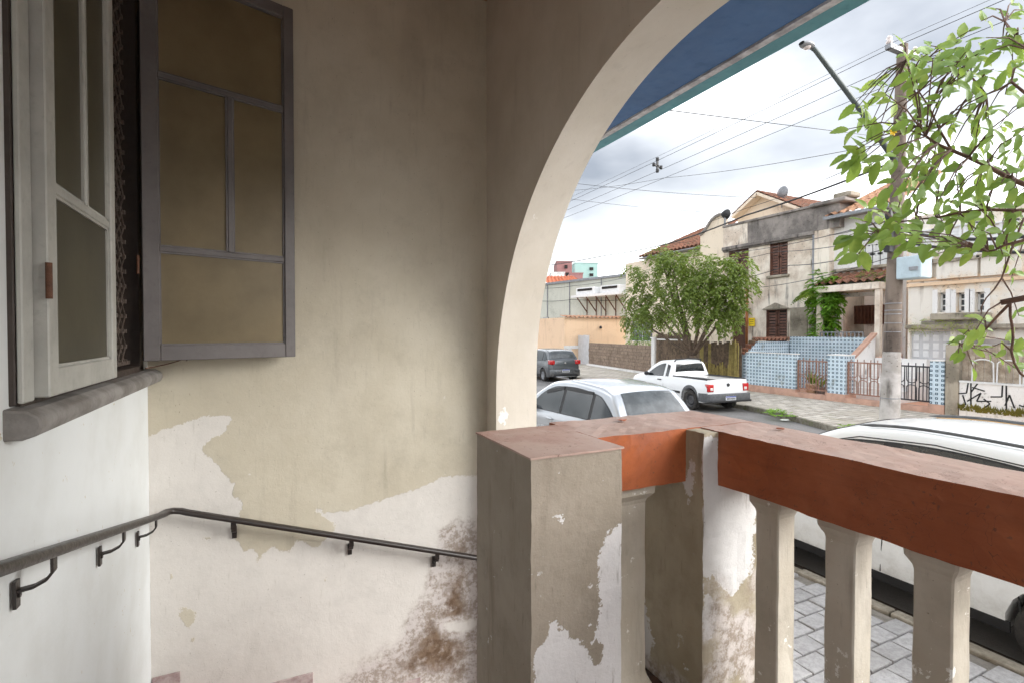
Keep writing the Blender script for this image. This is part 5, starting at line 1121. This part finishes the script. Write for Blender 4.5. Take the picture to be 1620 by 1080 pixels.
BF = thing('stake_fence', 'row of yellowed stakes in front of the wooden fence', 'fence', (16.9, 15.6, .13)); y = 17.2
while y > 13.95:
    r_ = rnd.uniform(.028, .045); x = PLx(y) - .10; MB().tube([(x, y, .1), (x + rnd.uniform(-.03, .03), y + rnd.uniform(-.03, .03), (1.05 if y > 14.55 else 1.95) + rnd.uniform(-.15, .12))], [r_, r_ * .7], 6).build('stake', mt['bamboo'], BF); y -= r_ * 2 + .012
# yellow notice
q = at(1189, 509, x=X - .15); ys_ = thing('yellow_sign', 'small yellow notice fixed to the derelict house wall', 'sign', (X - .1, q.y, q.z)); o = op(1184.5, 503, 1193.5, 516, X - .06); box('board', mt['yellow_sign'], ys_, X - .07, X - .03, o[0], o[1], o[2], o[3])
for k in range(3): zz = lerp(o[2], o[3], .25 + k * .25); box('print', mt['sign_ink'], ys_, X - .074, X - .0705, o[0] + .04, o[1] - .05 - .04 * (k % 2), zz - .012, zz + .012)
# ================================================================== utility pole, lamp, wires
PX, PY = 12.7, at(1407, 640, x=12.7).y
mt['pole'] = M_plaster('mouldy concrete pole', C(136, 122, 110), C(96, 84, 76), C(52, 46, 42), .9, 1.4)
mt['pole_white'] = M_plaster('flaking white pole paint', C(208, 202, 198), C(172, 165, 158), C(92, 86, 80), .9, 2.2)
mt['meter_box'] = M_simple('pale blue metal box', C(190, 208, 216), .5, .12, 4, .1)
mt['wire'] = M_simple('black cable', C(44, 44, 46), .6, .2, 5, 0); mt['lamp_arm'] = M_simple('grey green lamp arm', C(86, 96, 96), .5, .25, 6, .1)
tp = at(1428, 72, x=PX); lean = (tp.y - PY) 
def pole_at(z): k = (z - .1) / (tp.z - .1); return Vector((PX, PY + lean * k, z))
UP = thing('utility_pole', 'concrete utility pole with white painted foot, pale blue box and cables', 'utility pole', (PX, PY, .13))
zw_ = at(1407, 556, x=PX).z
MB().tube([pole_at(z) for z in (zw_ + .004, 3.5, 5, 7, tp.z)], [.165, .155, .14, .12, .10], 20).build('shaft', mt['pole'], UP, smooth=True, angle=60)
MB().tube([pole_at(z) for z in (.08, 1.0, zw_)], [.20, .19, .172], 20).build('painted_foot', mt['pole_white'], UP, smooth=True, angle=60)
for py in (480, 491, 497, 511, 525, 630):
    z = at(1407, py, x=PX - .2).z; c = pole_at(z); rz = (.160 if py < 556 else .190); MB().lathe([(rz, -.009), (rz + .004, -.009), (rz + .004, .009), (rz, .009)], 20, c=(c.x, c.y, z)).build('steel_band', mt['tin'], UP, smooth=True)
b0, b1 = at(1424, 443, x=PX - .05), at(1464, 404, x=PX - .05)
bx_ = MB().box(PX - .22, PX + .22, b1.y, b0.y, b0.z, b1.z).build('meter_box', mt['meter_box'], UP, bevel=.02); MB().box(PX - .27, PX - .2, lerp(b1.y, b0.y, .1), lerp(b1.y, b0.y, .42), lerp(b0.z, b1.z, .35), lerp(b0.z, b1.z, .5)).build('latch', mt['tin'], bx_)
for (px, py) in ((1405, 345), (1405, 358), (1403, 375), (1404, 395)):
    c = pole_at(at(px, py, x=PX).z); MB().box(PX - .34, PX - .16, c.y - .06, c.y + .06, c.z - .1, c.z + .1).build('cable_clamp', mt['black_trim'], UP)
ct = pole_at(tp.z - .15); MB().box(ct.x - .55, ct.x + .55, ct.y - .06, ct.y + .06, ct.z - .05, ct.z + .05).build('crossarm', mt['tin'], UP)
for dx in (-.5, 0.02, .5): MB().lathe([(0, 0), (.05, 0), (.07, .05), (.04, .09), (.06, .13), (.03, .18), (0, .18)], 10, c=(ct.x + dx, ct.y, ct.z + .05)).build('insulator', mt['lamp_clear'], UP, smooth=True)
la0 = pole_at(at(1403, 262, x=PX).z) + Vector((-.12, 0, 0)); le = at(1290, 80, y=PY - .12)
SL = thing('street_lamp', 'street lamp on a long slanting arm fixed to the utility pole', 'street lamp', tuple(la0))
MB().tube([la0, lerp(la0, le, .5) + Vector((0, 0, .06)), le, le + Vector((-.12, 0, .03))], [.06, .055, .045, .045], 10).build('arm', mt['lamp_arm'], SL, smooth=True); MB().bar(la0 + Vector((.08, 0, -.2)), la0 + Vector((.08, 0, .2)), .1, .16).build('bracket', mt['tin'], SL)
h0 = le + Vector((-.38, 0, .0)); m = MB(); 
for i in range(9):
    a = i / 8; r_ = .11 * math.sin(math.pi * (.12 + .84 * a)) ** .6
    for k in range(14): an = 2 * math.pi * k / 14; m.v.append((h0.x + .36 * (a - .5) + .14, h0.y + r_ * math.cos(an), h0.z + .04 + r_ * .55 * math.sin(an)))
for i in range(8):
    for k in range(14): m.f.append((i * 14 + k, i * 14 + (k + 1) % 14, (i + 1) * 14 + (k + 1) % 14, (i + 1) * 14 + k)); m.mi.append(0)
m.build('lamp_head', mt['tin'], SL, smooth=True); MB().lathe([(.08, 0), (.07, -.03), (.035, -.055), (0, -.06)], 14, c=(h0.x + .12, h0.y, h0.z + .01)).build('lens', mt['lamp_clear'], SL, smooth=True)
def wire(name, label, pts, r, sag=0, group=None):
    r *= .75
    pts = [Vector(p) for p in pts]; out = []
    for a, b in zip(pts, pts[1:]):
        n = 16
        for i in range(n): t = i / n; out.append(lerp(a, b, t) - Vector((0, 0, sag * 4 * t * (1 - t))))
    out.append(pts[-1]); o = MB().tube(out, r, 5).build(name, mt['wire']); tag(o, label, 'wire', group); return o
pc = pole_at(tp.z)
for i, (py, dx, r, nm) in enumerate(((62, .0, .006, 'topmost thin wire of the line along the street'), (88, -.5, .0095, 'upper thick wire of the line along the street'), (99, .02, .0095, 'middle thick wire of the line along the street'), (111, .5, .0095, 'lowest thick wire of the line along the street'))):
    z = at(1425, py, x=PX).z; wire('power_line', nm, [(PX + dx, -28, z + .1), (PX + dx, PY, z), (PX + dx * .3 + .2, 44, z + .15)], r, .28)
sx = PX; sp_ = at(1040, 262, x=PX); ls = thing('line_spacer', 'small black spacer clamping the street power lines together', 'spacer', tuple(sp_))
MB().bar(sp_ + Vector((-.16, 0, .0)), sp_ + Vector((.16, 0, -.05)), .06).bar(sp_ + Vector((0, 0, .22)), sp_ + Vector((0, 0, -.2)), .06).build('cross', mt['black_trim'], ls)
for d in ((-.16, 0), (.16, -.05), (0, .22), (0, -.2)): MB().lathe([(0, -.07), (.06, -.05), (.06, .05), (0, .07)], 8, c=sp_ + Vector((d[0], 0, d[1]))).build('grip', mt['black_trim'], ls)
pa = lambda px, py: pole_at(at(px, py, x=PX).z) + Vector((-.2, 0, 0))
wire('phone_cable', 'thick black cable bundle sagging from the pole past the houses', [pa(1410, 262), at(1180, 341, x=14.2), at(1060, 385, x=15.5), at(960, 404, x=17), at(860, 421, x=20)], .035, .05)
wire('phone_cable', 'thin cable just above the thick sagging bundle', [pa(1410, 240), at(1180, 330, x=14.4), at(980, 396, x=17.2), at(870, 408, x=20)], .010, .1)
wire('service_wire', 'wire from pole to the upper left shutter of the derelict house', [pa(1403, 352), at(1146, 400, x=20.3)], .014, .15)
wire('service_wire', 'wire from pole to the corner pier above the fern', [pa(1403, 345), at(1312, 372, x=20.2)], .018, .1)
wire('service_wire', 'wire sagging from pole across the derelict house below its upper shutters', [pa(1403, 395), at(1250, 420, x=17.5), at(1050, 470, x=20.5)], .018, .1)
wire('service_wire', 'wire from pole running past the middle of the derelict house wall', [pa(1403, 375), at(1230, 398, x=17.5), at(1010, 440, x=21)], .014, .1)
wire('service_wire', 'lowest thin wire crossing in front of the street tree', [pa(1403, 410), at(1200, 455, x=16), at(990, 475, x=21)], .012, .1)
wire('crossing_wire', 'thin wire crossing the sky from the blue eave to the pole', [at(1058, 175, x=2.3), pa(1403, 228)], .005, .0)
wire('crossing_wire', 'thin wire crossing the grey cloud towards the gable roof', [at(880, 287, d=22), at(1196, 313, x=22)], .012, .1)
wire('crossing_wire', 'double thin wire ending at the curved parapet', [at(880, 312, d=24), at(1140, 337, x=21)], .010, .1)
wire('crossing_wire', 'thin wire rising from beside the arch towards the pole', [at(880, 303, d=26), at(1050, 282, d=22), pa(1405, 232)], .010, .1)
wire('crossing_wire', 'faint wire low over the warehouse roof', [at(850, 394, d=40), at(1100, 382, x=21)], .012, .15)
wire('crossing_wire', 'thin cable stretched along the pale grey warehouse wall', [onw(850, 476, .3), onw(905, 474, .3), onw(1000, 474, .3)], .03, .1)
wire('crossing_wire', 'upper thin cable stretched along the pale grey warehouse wall', [onw(850, 456, .3), onw(910, 452, .3), onw(1000, 437, .3)], .025, .1)
wire('pole_cable', 'dark cable bundle running from the pole past the flaking house', [pa(1412, 360), at(1500, 377, x=13.2), at(1640, 372, x=13)], .05, .05)
wire('pole_cable', 'lower dark cable between the pole and the near tree', [pa(1412, 378), at(1500, 392, x=13.2), at(1660, 398, x=13)], .04, .05)
# ================================================================== vegetation
mt['leaf'] = M_leaf('broad leaf', C(116, 148, 68), C(92, 126, 56), C(160, 178, 92), .45, .45)
mt['leaf_tree'] = M_leaf('street tree leaf', C(66, 100, 48), C(34, 66, 42), C(140, 156, 72), .42, .3)
mt['leaf_fern'] = M_leaf('fern leaf', C(104, 140, 40), C(76, 112, 34), C(160, 170, 60), .5, .35); mt['leaf_weed'] = M_leaf('weed leaf', C(112, 160, 44), C(86, 136, 40), C(150, 190, 70), .5, .35)
mt['bark'] = M_stone('grey brown bark', C(126, 108, 92), C(88, 72, 60), C(64, 54, 46), 12); mt['twig'] = M_stone('brown twig', C(112, 84, 70), C(82, 60, 50), C(60, 46, 40), 20)
mt['flower'] = M_simple('yellow blossom', C(250, 206, 30), .5, .2, 30, 0); mt['pot'] = M_simple('cream flower pot', C(226, 200, 170), .6, .15, 5, .1)
def leaflet(m, p, d, n, L, W):
    """folded pointed leaf of 4 faces at p along d"""
    d = d.normalized(); s = d.cross(n).normalized(); n = s.cross(d)
    m.add([p, p + d * L * .4 + s * W * .5 - n * W * .12, p + d * L * .45 + n * W * .06, p + d * L * .4 - s * W * .5 - n * W * .12, p + d * L - n * L * .12], [(0, 1, 2), (0, 2, 3), (1, 4, 2), (2, 4, 3)])
def rv(rnd): 
    while True:
        v = Vector((rnd.uniform(-1, 1), rnd.uniform(-1, 1), rnd.uniform(-1, 1)))
        if .05 < v.length < 1: return v
def spray(m, p, d, rnd, n=9, L=.34, l=.13, w=.045, droop=.5):
    d = d.normalized(); 
    for i in range(n):
        t = (i + .6) / n; q = p + d * L * t - Vector((0, 0, droop * L * t * t)); s = d.cross(Vector((0, 0, 1)))
        s = s.normalized() if s.length > .1 else Vector((1, 0, 0)); sg = 1 if i % 2 else -1
        dd = d * .55 + s * sg * .8 + Vector((0, 0, -.35)) + rv(rnd) * .3
        leaflet(m, q, dd, Vector((0, 0, 1)) + rv(rnd) * .6, l * rnd.uniform(.7, 1.2), w)
# ---- street tree
tb = at(1098, 610, x=15.5); tb.z = .13; rnd = random.Random(21)
TR = thing('street_tree', 'leafy green street tree standing behind the white pickup truck', 'tree', tuple(tb))
fk = at(1096, 562, x=15.5)
cl = [(1062, 418, .0, .75), (1098, 414, -.3, .75), (1138, 424, .2, .7), (1166, 414, -.2, .45), (1182, 440, .2, .38), (1028, 438, .3, .6), (1062, 456, -.6, .85), (1104, 458, -.7, .9), (1142, 462, -.3, .75), (1010, 466, .2, .65), (1030, 494, -.3, .75), (1074, 496, -.8, .66), (1118, 496, -.5, .62), (1152, 498, .2, .5), (1004, 500, .4, .55), (1003, 424, .5, .30), (1048, 398, .4, .42), (1075, 403, .9, .5), (1120, 445, .9, .7), (1050, 478, 1.1, .8), (1160, 475, .0, .35)]
tm = MB(); trk = MB().tube([tb, lerp(tb, fk, .5) + Vector((.06, 0, 0)), fk], [.17, .14, .13], 12); trk.build('trunk', mt['bark'], TR, smooth=True)
limb = []
for i, (px, py, dd, r_) in enumerate(cl):
    c = at(px, py, x=15.5); c = c + FWD * dd; c2 = lerp(fk, c, .45) + Vector((0, 0, .1)) + rv(rnd) * .15
    if i % 2 == 0 or i > 17: MB().tube([fk - Vector((0, 0, .05)), c2, lerp(c2, c, .6) + rv(rnd) * .1, c], [.065, .045, .03, .012], 7).build('limb', mt['bark'], TR, smooth=True)
    N = int(120 * r_ ** 1.6) + 14
    for k in range(N):
        v = rv(rnd); v = v.normalized() * (v.length ** .35); v.z *= .8; p = c + v * r_ * rnd.uniform(.5, .92)
        spray(tm, p, v + Vector((0, 0, -.25)) + rv(rnd) * .5, rnd, 7, .34, .21, .088, .8)
tag(tm.build('crown', mt['leaf_tree'], TR, normals=False), kind='stuff')
# ---- near tree over the pavement: branches with big leaves
NTt = thing('near_tree', 'near tree with big pale green leaves reaching in beside the balustrade', 'tree', (4.0, .35, .13))
MB().tube([(4.0, .35, .1), (3.96, .42, 1.2), (3.85, .5, 2.3), (3.72, .62, 3.0)], [.10, .085, .075, .06], 12).build('trunk', mt['bark'], NTt, smooth=True)
fork = Vector((3.72, .62, 3.0)); fork2 = Vector((3.85, .5, 2.3))
def P(px, py, d): return at(px, py, d=d)
br = [([fork, P(1640, 300, 2.55), P(1560, 262, 2.6), P(1505, 238, 2.65), P(1465, 216, 2.7), P(1452, 200, 2.75)], [.05, .026, .02, .016, .011, .006]),
      ([fork, P(1640, 335, 2.7), P(1560, 332, 2.8), P(1480, 345, 2.9), P(1420, 352, 3.0), P(1395, 372, 3.05)], [.045, .02, .015, .011, .008, .005]),
      ([fork2, P(1650, 468, 2.4), P(1583, 479, 2.5)], [.06, .030, .026]),
      ([P(1640, 462, 2.42), P(1600, 478, 2.5), P(1560, 520, 2.6), P(1520, 545, 2.7)], [.018, .014, .010, .005]),
      ([P(1598, 478, 2.5), P(1602, 520, 2.5), P(1600, 555, 2.5), P(1614, 590, 2.45), P(1640, 612, 2.4)], [.012, .011, .011, .010, .009]),
      ([fork, P(1640, 370, 2.5), P(1590, 388, 2.55), P(1563, 398, 2.6)], [.04, .018, .012, .007]),
      ([fork, P(1660, 180, 2.6), P(1600, 130, 2.65), P(1560, 150, 2.7), P(1535, 120, 2.75), P(1520, 100, 2.8)], [.045, .018, .012, .010, .007, .004]),
      ([fork, P(1650, 100, 2.5), P(1610, 60, 2.6), P(1590, 35, 2.65)], [.04, .016, .01, .005]),
      ([P(1505, 238, 2.65), P(1470, 170, 2.75), P(1440, 120, 2.8), P(1434, 95, 2.85)], [.012, .008, .006, .003]),
      ([P(1620, 345, 2.6), P(1585, 440, 2.6), P(1560, 472, 2.6), P(1552, 498, 2.6)], [.010, .008, .006, .004])]
for pts, rs in br:
    ww = [Vector(p) for p in pts]; o2, r2 = [], []
    for i in range(len(ww) - 1):
        for t in (0, .5): q = lerp(ww[i], ww[i + 1], t); o2.append(q + (rv(rnd) * .012 if t else Vector())); r2.append(lerp(rs[i], rs[i + 1], t))
    o2.append(ww[-1]); r2.append(rs[-1]); r2 = [q * .52 for q in r2]; MB().tube(o2, r2, 9).build('branch', mt['twig'], NTt, smooth=True)
def bigleaf(seed):
    r_ = random.Random(seed); m = MB(); n = 12; W = r_.uniform(.19, .25); cu = r_.uniform(.05, .22); fo = r_.uniform(.15, .4); tw = r_.uniform(-.25, .25)
    for i in range(n + 1):
        t = i / n; w = W * (math.sin(math.pi * t ** .85) ** .75) * (1 + (.07 if i % 2 else -.05)) + (.004 if i in (0, n) else 0)
        if i == n: w = .002
        for s in (-1, -.5, 0, .5, 1):
            x = s * w; z = abs(x) * fo - cu * t * t + .012 * math.sin(9 * t + s * 2); a = tw * t; m.v.append((t, x * math.cos(a) - z * math.sin(a), x * math.sin(a) + z * math.cos(a)))
    for i in range(n):
        for k in range(4): m.f.append((i * 5 + k, (i + 1) * 5 + k, (i + 1) * 5 + k + 1, i * 5 + k + 1)); m.mi.append(0)
    return m.mesh('leaf', smooth=True, normals=False)
LM = [bigleaf(i) for i in range(10)]
cls = [(1600, 4), (1575, 14), (1618, 16), (1552, 34), (1536, 48), (1516, 66), (1590, 62), (1566, 84), (1612, 78), (1430, 72), (1462, 82), (1440, 108), (1468, 112), (1424, 118), (1388, 130), (1402, 150), (1446, 148), (1352, 176), (1340, 205), (1376, 200), (1352, 232), (1340, 258), (1398, 196), (1372, 265), (1412, 215), (1438, 190), (1470, 190), (1476, 94), (1500, 86), (1520, 90), (1490, 150), (1514, 132), (1524, 170), (1548, 150), (1546, 88), (1560, 60), (1580, 84), (1596, 28), (1610, 48), (1572, 110), (1602, 108), (1590, 150), (1612, 170), (1560, 190), (1536, 206), (1580, 200), (1606, 215), (1450, 222), (1426, 250), (1452, 262), (1478, 246), (1500, 212), (1510, 262), (1540, 240), (1566, 262), (1592, 250), (1612, 262), (1432, 285), (1460, 292), (1488, 286), (1520, 296), (1550, 288), (1584, 290), (1608, 298), (1398, 312), (1424, 318), (1452, 322), (1484, 320), (1516, 322), (1546, 330), (1580, 330), (1608, 326), (1372, 330), (1366, 350), (1390, 356), (1420, 352), (1456, 352), (1490, 350), (1530, 352), (1570, 356), (1604, 352), (1348, 374), (1340, 398), (1356, 404), (1384, 378), (1418, 378), (1456, 384), (1482, 402), (1502, 388), (1534, 398), (1560, 378), (1600, 392), (1590, 420), (1524, 530), (1500, 545), (1544, 522), (1570, 548), (1596, 538), (1546, 552), (1516, 558), (1580, 565), (1604, 556), (1612, 500), (1556, 505), (1600, 440), (1540, 582), (1612, 585)]
bp = [Vector(p) for pts, rs in br for a, b in zip(pts, pts[1:]) for p in (a, lerp(Vector(a), Vector(b), .5), b)]
nl = 0; xl = MB()
cls += [(px + rnd.uniform(-16, 16), py + rnd.uniform(-14, 14)) for px, py in cls for q in (0, 1) if 60 < py < 420 and px > 1340 and rnd.random() < .7]
for i, (px, py) in enumerate(cls):
    d = 2.35 + rnd.uniform(0, .75) + (.5 if px < 1400 else 0); c = P(px, py, d); src = min(bp[2:], key=lambda q: (q - c).length); tdir = (c - src)
    if tdir.length < .05: tdir = Vector((-.6, .3, .1))
    MB().tube([src, lerp(src, c, .5) + Vector((0, 0, .03)), c], [.0045, .0035, .002], 5).build('twig', mt['twig'], NTt)
    td = tdir.normalized(); k = 3
    for j in range(k):
        base = c - td * (.01 + .04 * j); ang = (0, .95, -.95)[j] + rnd.uniform(-.35, .35); ax = (FWD * -1 + rv(rnd) * .55).normalized()
        dr = Matrix.Rotation(ang, 3, ax) @ (td - ax * td.dot(ax)).normalized() + Vector((0, 0, -.25)) + rv(rnd) * .28; dr.normalize()
        nz = (Vector((0, 0, .55)) - FWD * .7 + rv(rnd) * .6); yx = nz.cross(dr).normalized(); zx = dr.cross(yx); Lf = rnd.uniform(.05, .11) * (1.25 if px < 1400 else 1)
        M3 = Matrix((dr * Lf, yx * Lf, zx * Lf)).transposed().to_4x4(); M3.translation = base
        lm_ = LM[rnd.randrange(10)]
        if nl < 298: o = link('leaf', lm_, mt['leaf'], NTt); o.matrix_parent_inverse = Matrix.Translation(-BASE[NTt]); o.matrix_basis = M3
        else: xl.add([M3 @ v.co for v in lm_.vertices], [tuple(f.vertices) for f in lm_.polygons])
        nl += 1
r3 = random.Random(77); lim = []
for k in range(11):
    a = 2 * math.pi * k / 11 + .3; e_ = fork + Vector((math.cos(a) * r3.uniform(.5, 1.1), math.sin(a) * r3.uniform(.5, 1.1), r3.uniform(.3, 1.5))); pxe = project(e_)
    if pxe[2] > .2 and pxe[0] < 1720 : continue
    mid = lerp(fork, e_, .5) + Vector((0, 0, .08)); MB().tube([fork, mid, e_], [.03, .018, .006], 8).build('branch', mt['twig'], NTt, smooth=True); lim += [lerp(fork, mid, .6), mid, lerp(mid, e_, .5), e_]
for k in range(330):
    c = lim[r3.randrange(len(lim))] + rv(r3) * .42; q_ = project(c)
    if q_[2] > .2 and q_[0] < 1680: continue
    dr = (rv(r3) + Vector((0, 0, -.2))).normalized(); nz = Vector((0, 0, 1)) + rv(r3) * .7; yx = nz.cross(dr).normalized(); zx = dr.cross(yx); Lf = r3.uniform(.06, .12)
    M3 = Matrix((dr * Lf, yx * Lf, zx * Lf)).transposed().to_4x4(); M3.translation = c; lm_ = LM[r3.randrange(10)]; xl.add([M3 @ v.co for v in lm_.vertices], [tuple(f.vertices) for f in lm_.polygons])
tag(xl.build('foliage', mt['leaf'], NTt, normals=False, smooth=True), kind='stuff')
for (px, py) in ((1412, 210), (1433, 361)):
    c = P(px, py, 2.55); m = MB()
    for k in range(5): a = 2 * math.pi * k / 5; leaflet(m, c, RGT * math.cos(a) + UPV * math.sin(a) - FWD * .4, -FWD, .022, .018)
    m.build('flower', mt['flower'], NTt, normals=False)
# ---- fern and climber on the pier
def fern(name, label, c, n, L, mat, seed, up=.6, cat='fern', pin=14):
    r_ = random.Random(seed); T = thing(name, label, cat, tuple(c))
    for k in range(n):
        a = 2 * math.pi * k / n + r_.uniform(-.3, .3); e = r_.uniform(.2, 1.2); d = Vector((math.cos(a) * math.cos(e), math.sin(a) * math.cos(e), math.sin(e) * up + .15)); l = L * r_.uniform(.7, 1.15); m = MB()
        for j in range(pin):
            t = (j + .8) / pin; q = c + d * l * t - Vector((0, 0, .75 * l * t * t)); s = d.cross(Vector((0, 0, 1))).normalized(); ll = l * .34 * math.sin(math.pi * (.15 + .8 * t)) + .02
            for sg in (1, -1): leaflet(m, q, s * sg + d * .45 - Vector((0, 0, .25 + .5 * t)), Vector((0, 0, 1)) + rv(r_) * .3, ll, ll * .42)
        m.tube([c + d * l * t - Vector((0, 0, .75 * l * t * t)) for t in (0, .3, .6, .9)], .006, 4); m.build('frond', mat, T, normals=False)
    return T
c = at(1308, 452, x=20.0); fern('hanging_fern', 'large green fern growing out of the stained corner pier', c, 18, .8, mt['leaf_weed'], 4)
c = at(1290, 462, x=19.9); fern('hanging_fern', 'smaller fern low at the left side of the corner pier', c, 24, 1.0, mt['leaf_fern'], 5)
def bush(name, label, pts, rads, x, mat, seed, dens=150, l=.12, cat='shrub', stem=True):
    r_ = random.Random(seed); c0 = at(pts[0][0], pts[0][1], x=x); T = thing(name, label, cat, (c0.x, c0.y, .14)); m = MB()
    for (px, py), rad in zip(pts, rads):
        c = at(px, py, x=x)
        for k in range(int(dens * rad ** 1.5) + 20):
            v = rv(r_); v = v.normalized() * v.length ** .4; spray(m, c + v * rad, v + rv(r_) * .5, r_, 6, .22, l, l * .4, .5)
    tag(m.build('foliage', mat, T, normals=False), kind='stuff')
    if stem: MB().tube([(c0.x, c0.y, .1), c0], [.05, .02], 6).build('stem', mt['bark'], T)
    return T
bush('garden_shrub', 'bushy green shrub rising behind the block wall', [(1008, 512), (1012, 530), (1000, 535), (1018, 540)], [.42, .4, .35, .4], 19.4, mt['leaf_weed'], 3)
bush('garden_shrub', 'low green shrub at the foot of the cream house behind the fence', [(1045, 540), (1062, 536), (1035, 545)], [.35, .35, .3], 19.2, mt['leaf_weed'], 6)
bush('climber', 'leafy climber hanging down the corner pier under the fern', [(1304, 446), (1316, 456), (1296, 462), (1310, 476), (1300, 492), (1306, 510), (1296, 528)], [.42, .38, .36, .42, .34, .3, .28], 19.9, mt['leaf_weed'], 7, 110, .26, 'plant')
bush('roof_weed', 'clump of weeds growing on the tiled porch roof', [(1372, 441), (1385, 440), (1395, 443)], [.22, .25, .15], 19.9, mt['leaf_weed'], 8, 120, .08, 'weed', False)
bush('ledge_weed', 'strip of weeds along the ledge below the three small windows', [(1455, 512), (1475, 510), (1500, 508), (1525, 508), (1545, 508)], [.12, .14, .12, .14, .12], 19.1, mt['leaf_fern'], 9, 200, .06, 'weed', False)
def weed(label, px, py, r, seed):
    c = at(px, py, z=.14); r_ = random.Random(seed); T = thing('kerb_weed', label, 'weed', tuple(c)); m = MB()
    for k in range(60): v = rv(r_); v.z = abs(v.z); spray(m, c + Vector((v.x * r, v.y * r * 1.4, v.z * r * .3)), v + Vector((0, 0, .4)), r_, 5, .12, .08, .04, .4)
    tag(m.build('foliage', mt['leaf_weed'], T, normals=False), kind='stuff')
weed('bright green weed tuft on the far kerb just right of the pickup truck', 1230, 655, .28, 1); weed('low green weed tuft on the far kerb left of the pole', 1352, 680, .22, 2)
o = link('litter', chip(0, .12, 8), mt['white_paint']); o.location = at(1241, 663, z=.06); tag(o, 'crumpled white litter beside the kerb weed', 'litter')
def pot(label, px, py, s, seed, mat):
    c = at(px, py, x=17.6); c.z = .165; T = thing('potted_plant', label, 'potted plant', tuple(c)); MB().lathe([(0, 0), (.15 * s, 0), (.2 * s, .32 * s), (.22 * s, .34 * s), (.2 * s, .36 * s), (0, .33 * s)], 14, c=c).build('pot', mat, T, smooth=True, angle=40)
    r_ = random.Random(seed)
    for k in range(16):
        m = MB(); d = rv(r_); d.z = abs(d.z) + .5; leaflet(m, c + Vector((0, 0, .33 * s)), d, rv(r_), .55 * s * r_.uniform(.7, 1.2), .08); m.build('leaf', mt['leaf_fern'], T, normals=False)
pot('spiky plant in a cream pot behind the first iron gate', 1284, 610, 1.0, 3, mt['pot']); pot('spiky plant in a dark pot beside the cream pot', 1298, 612, .8, 4, mt['soot'])
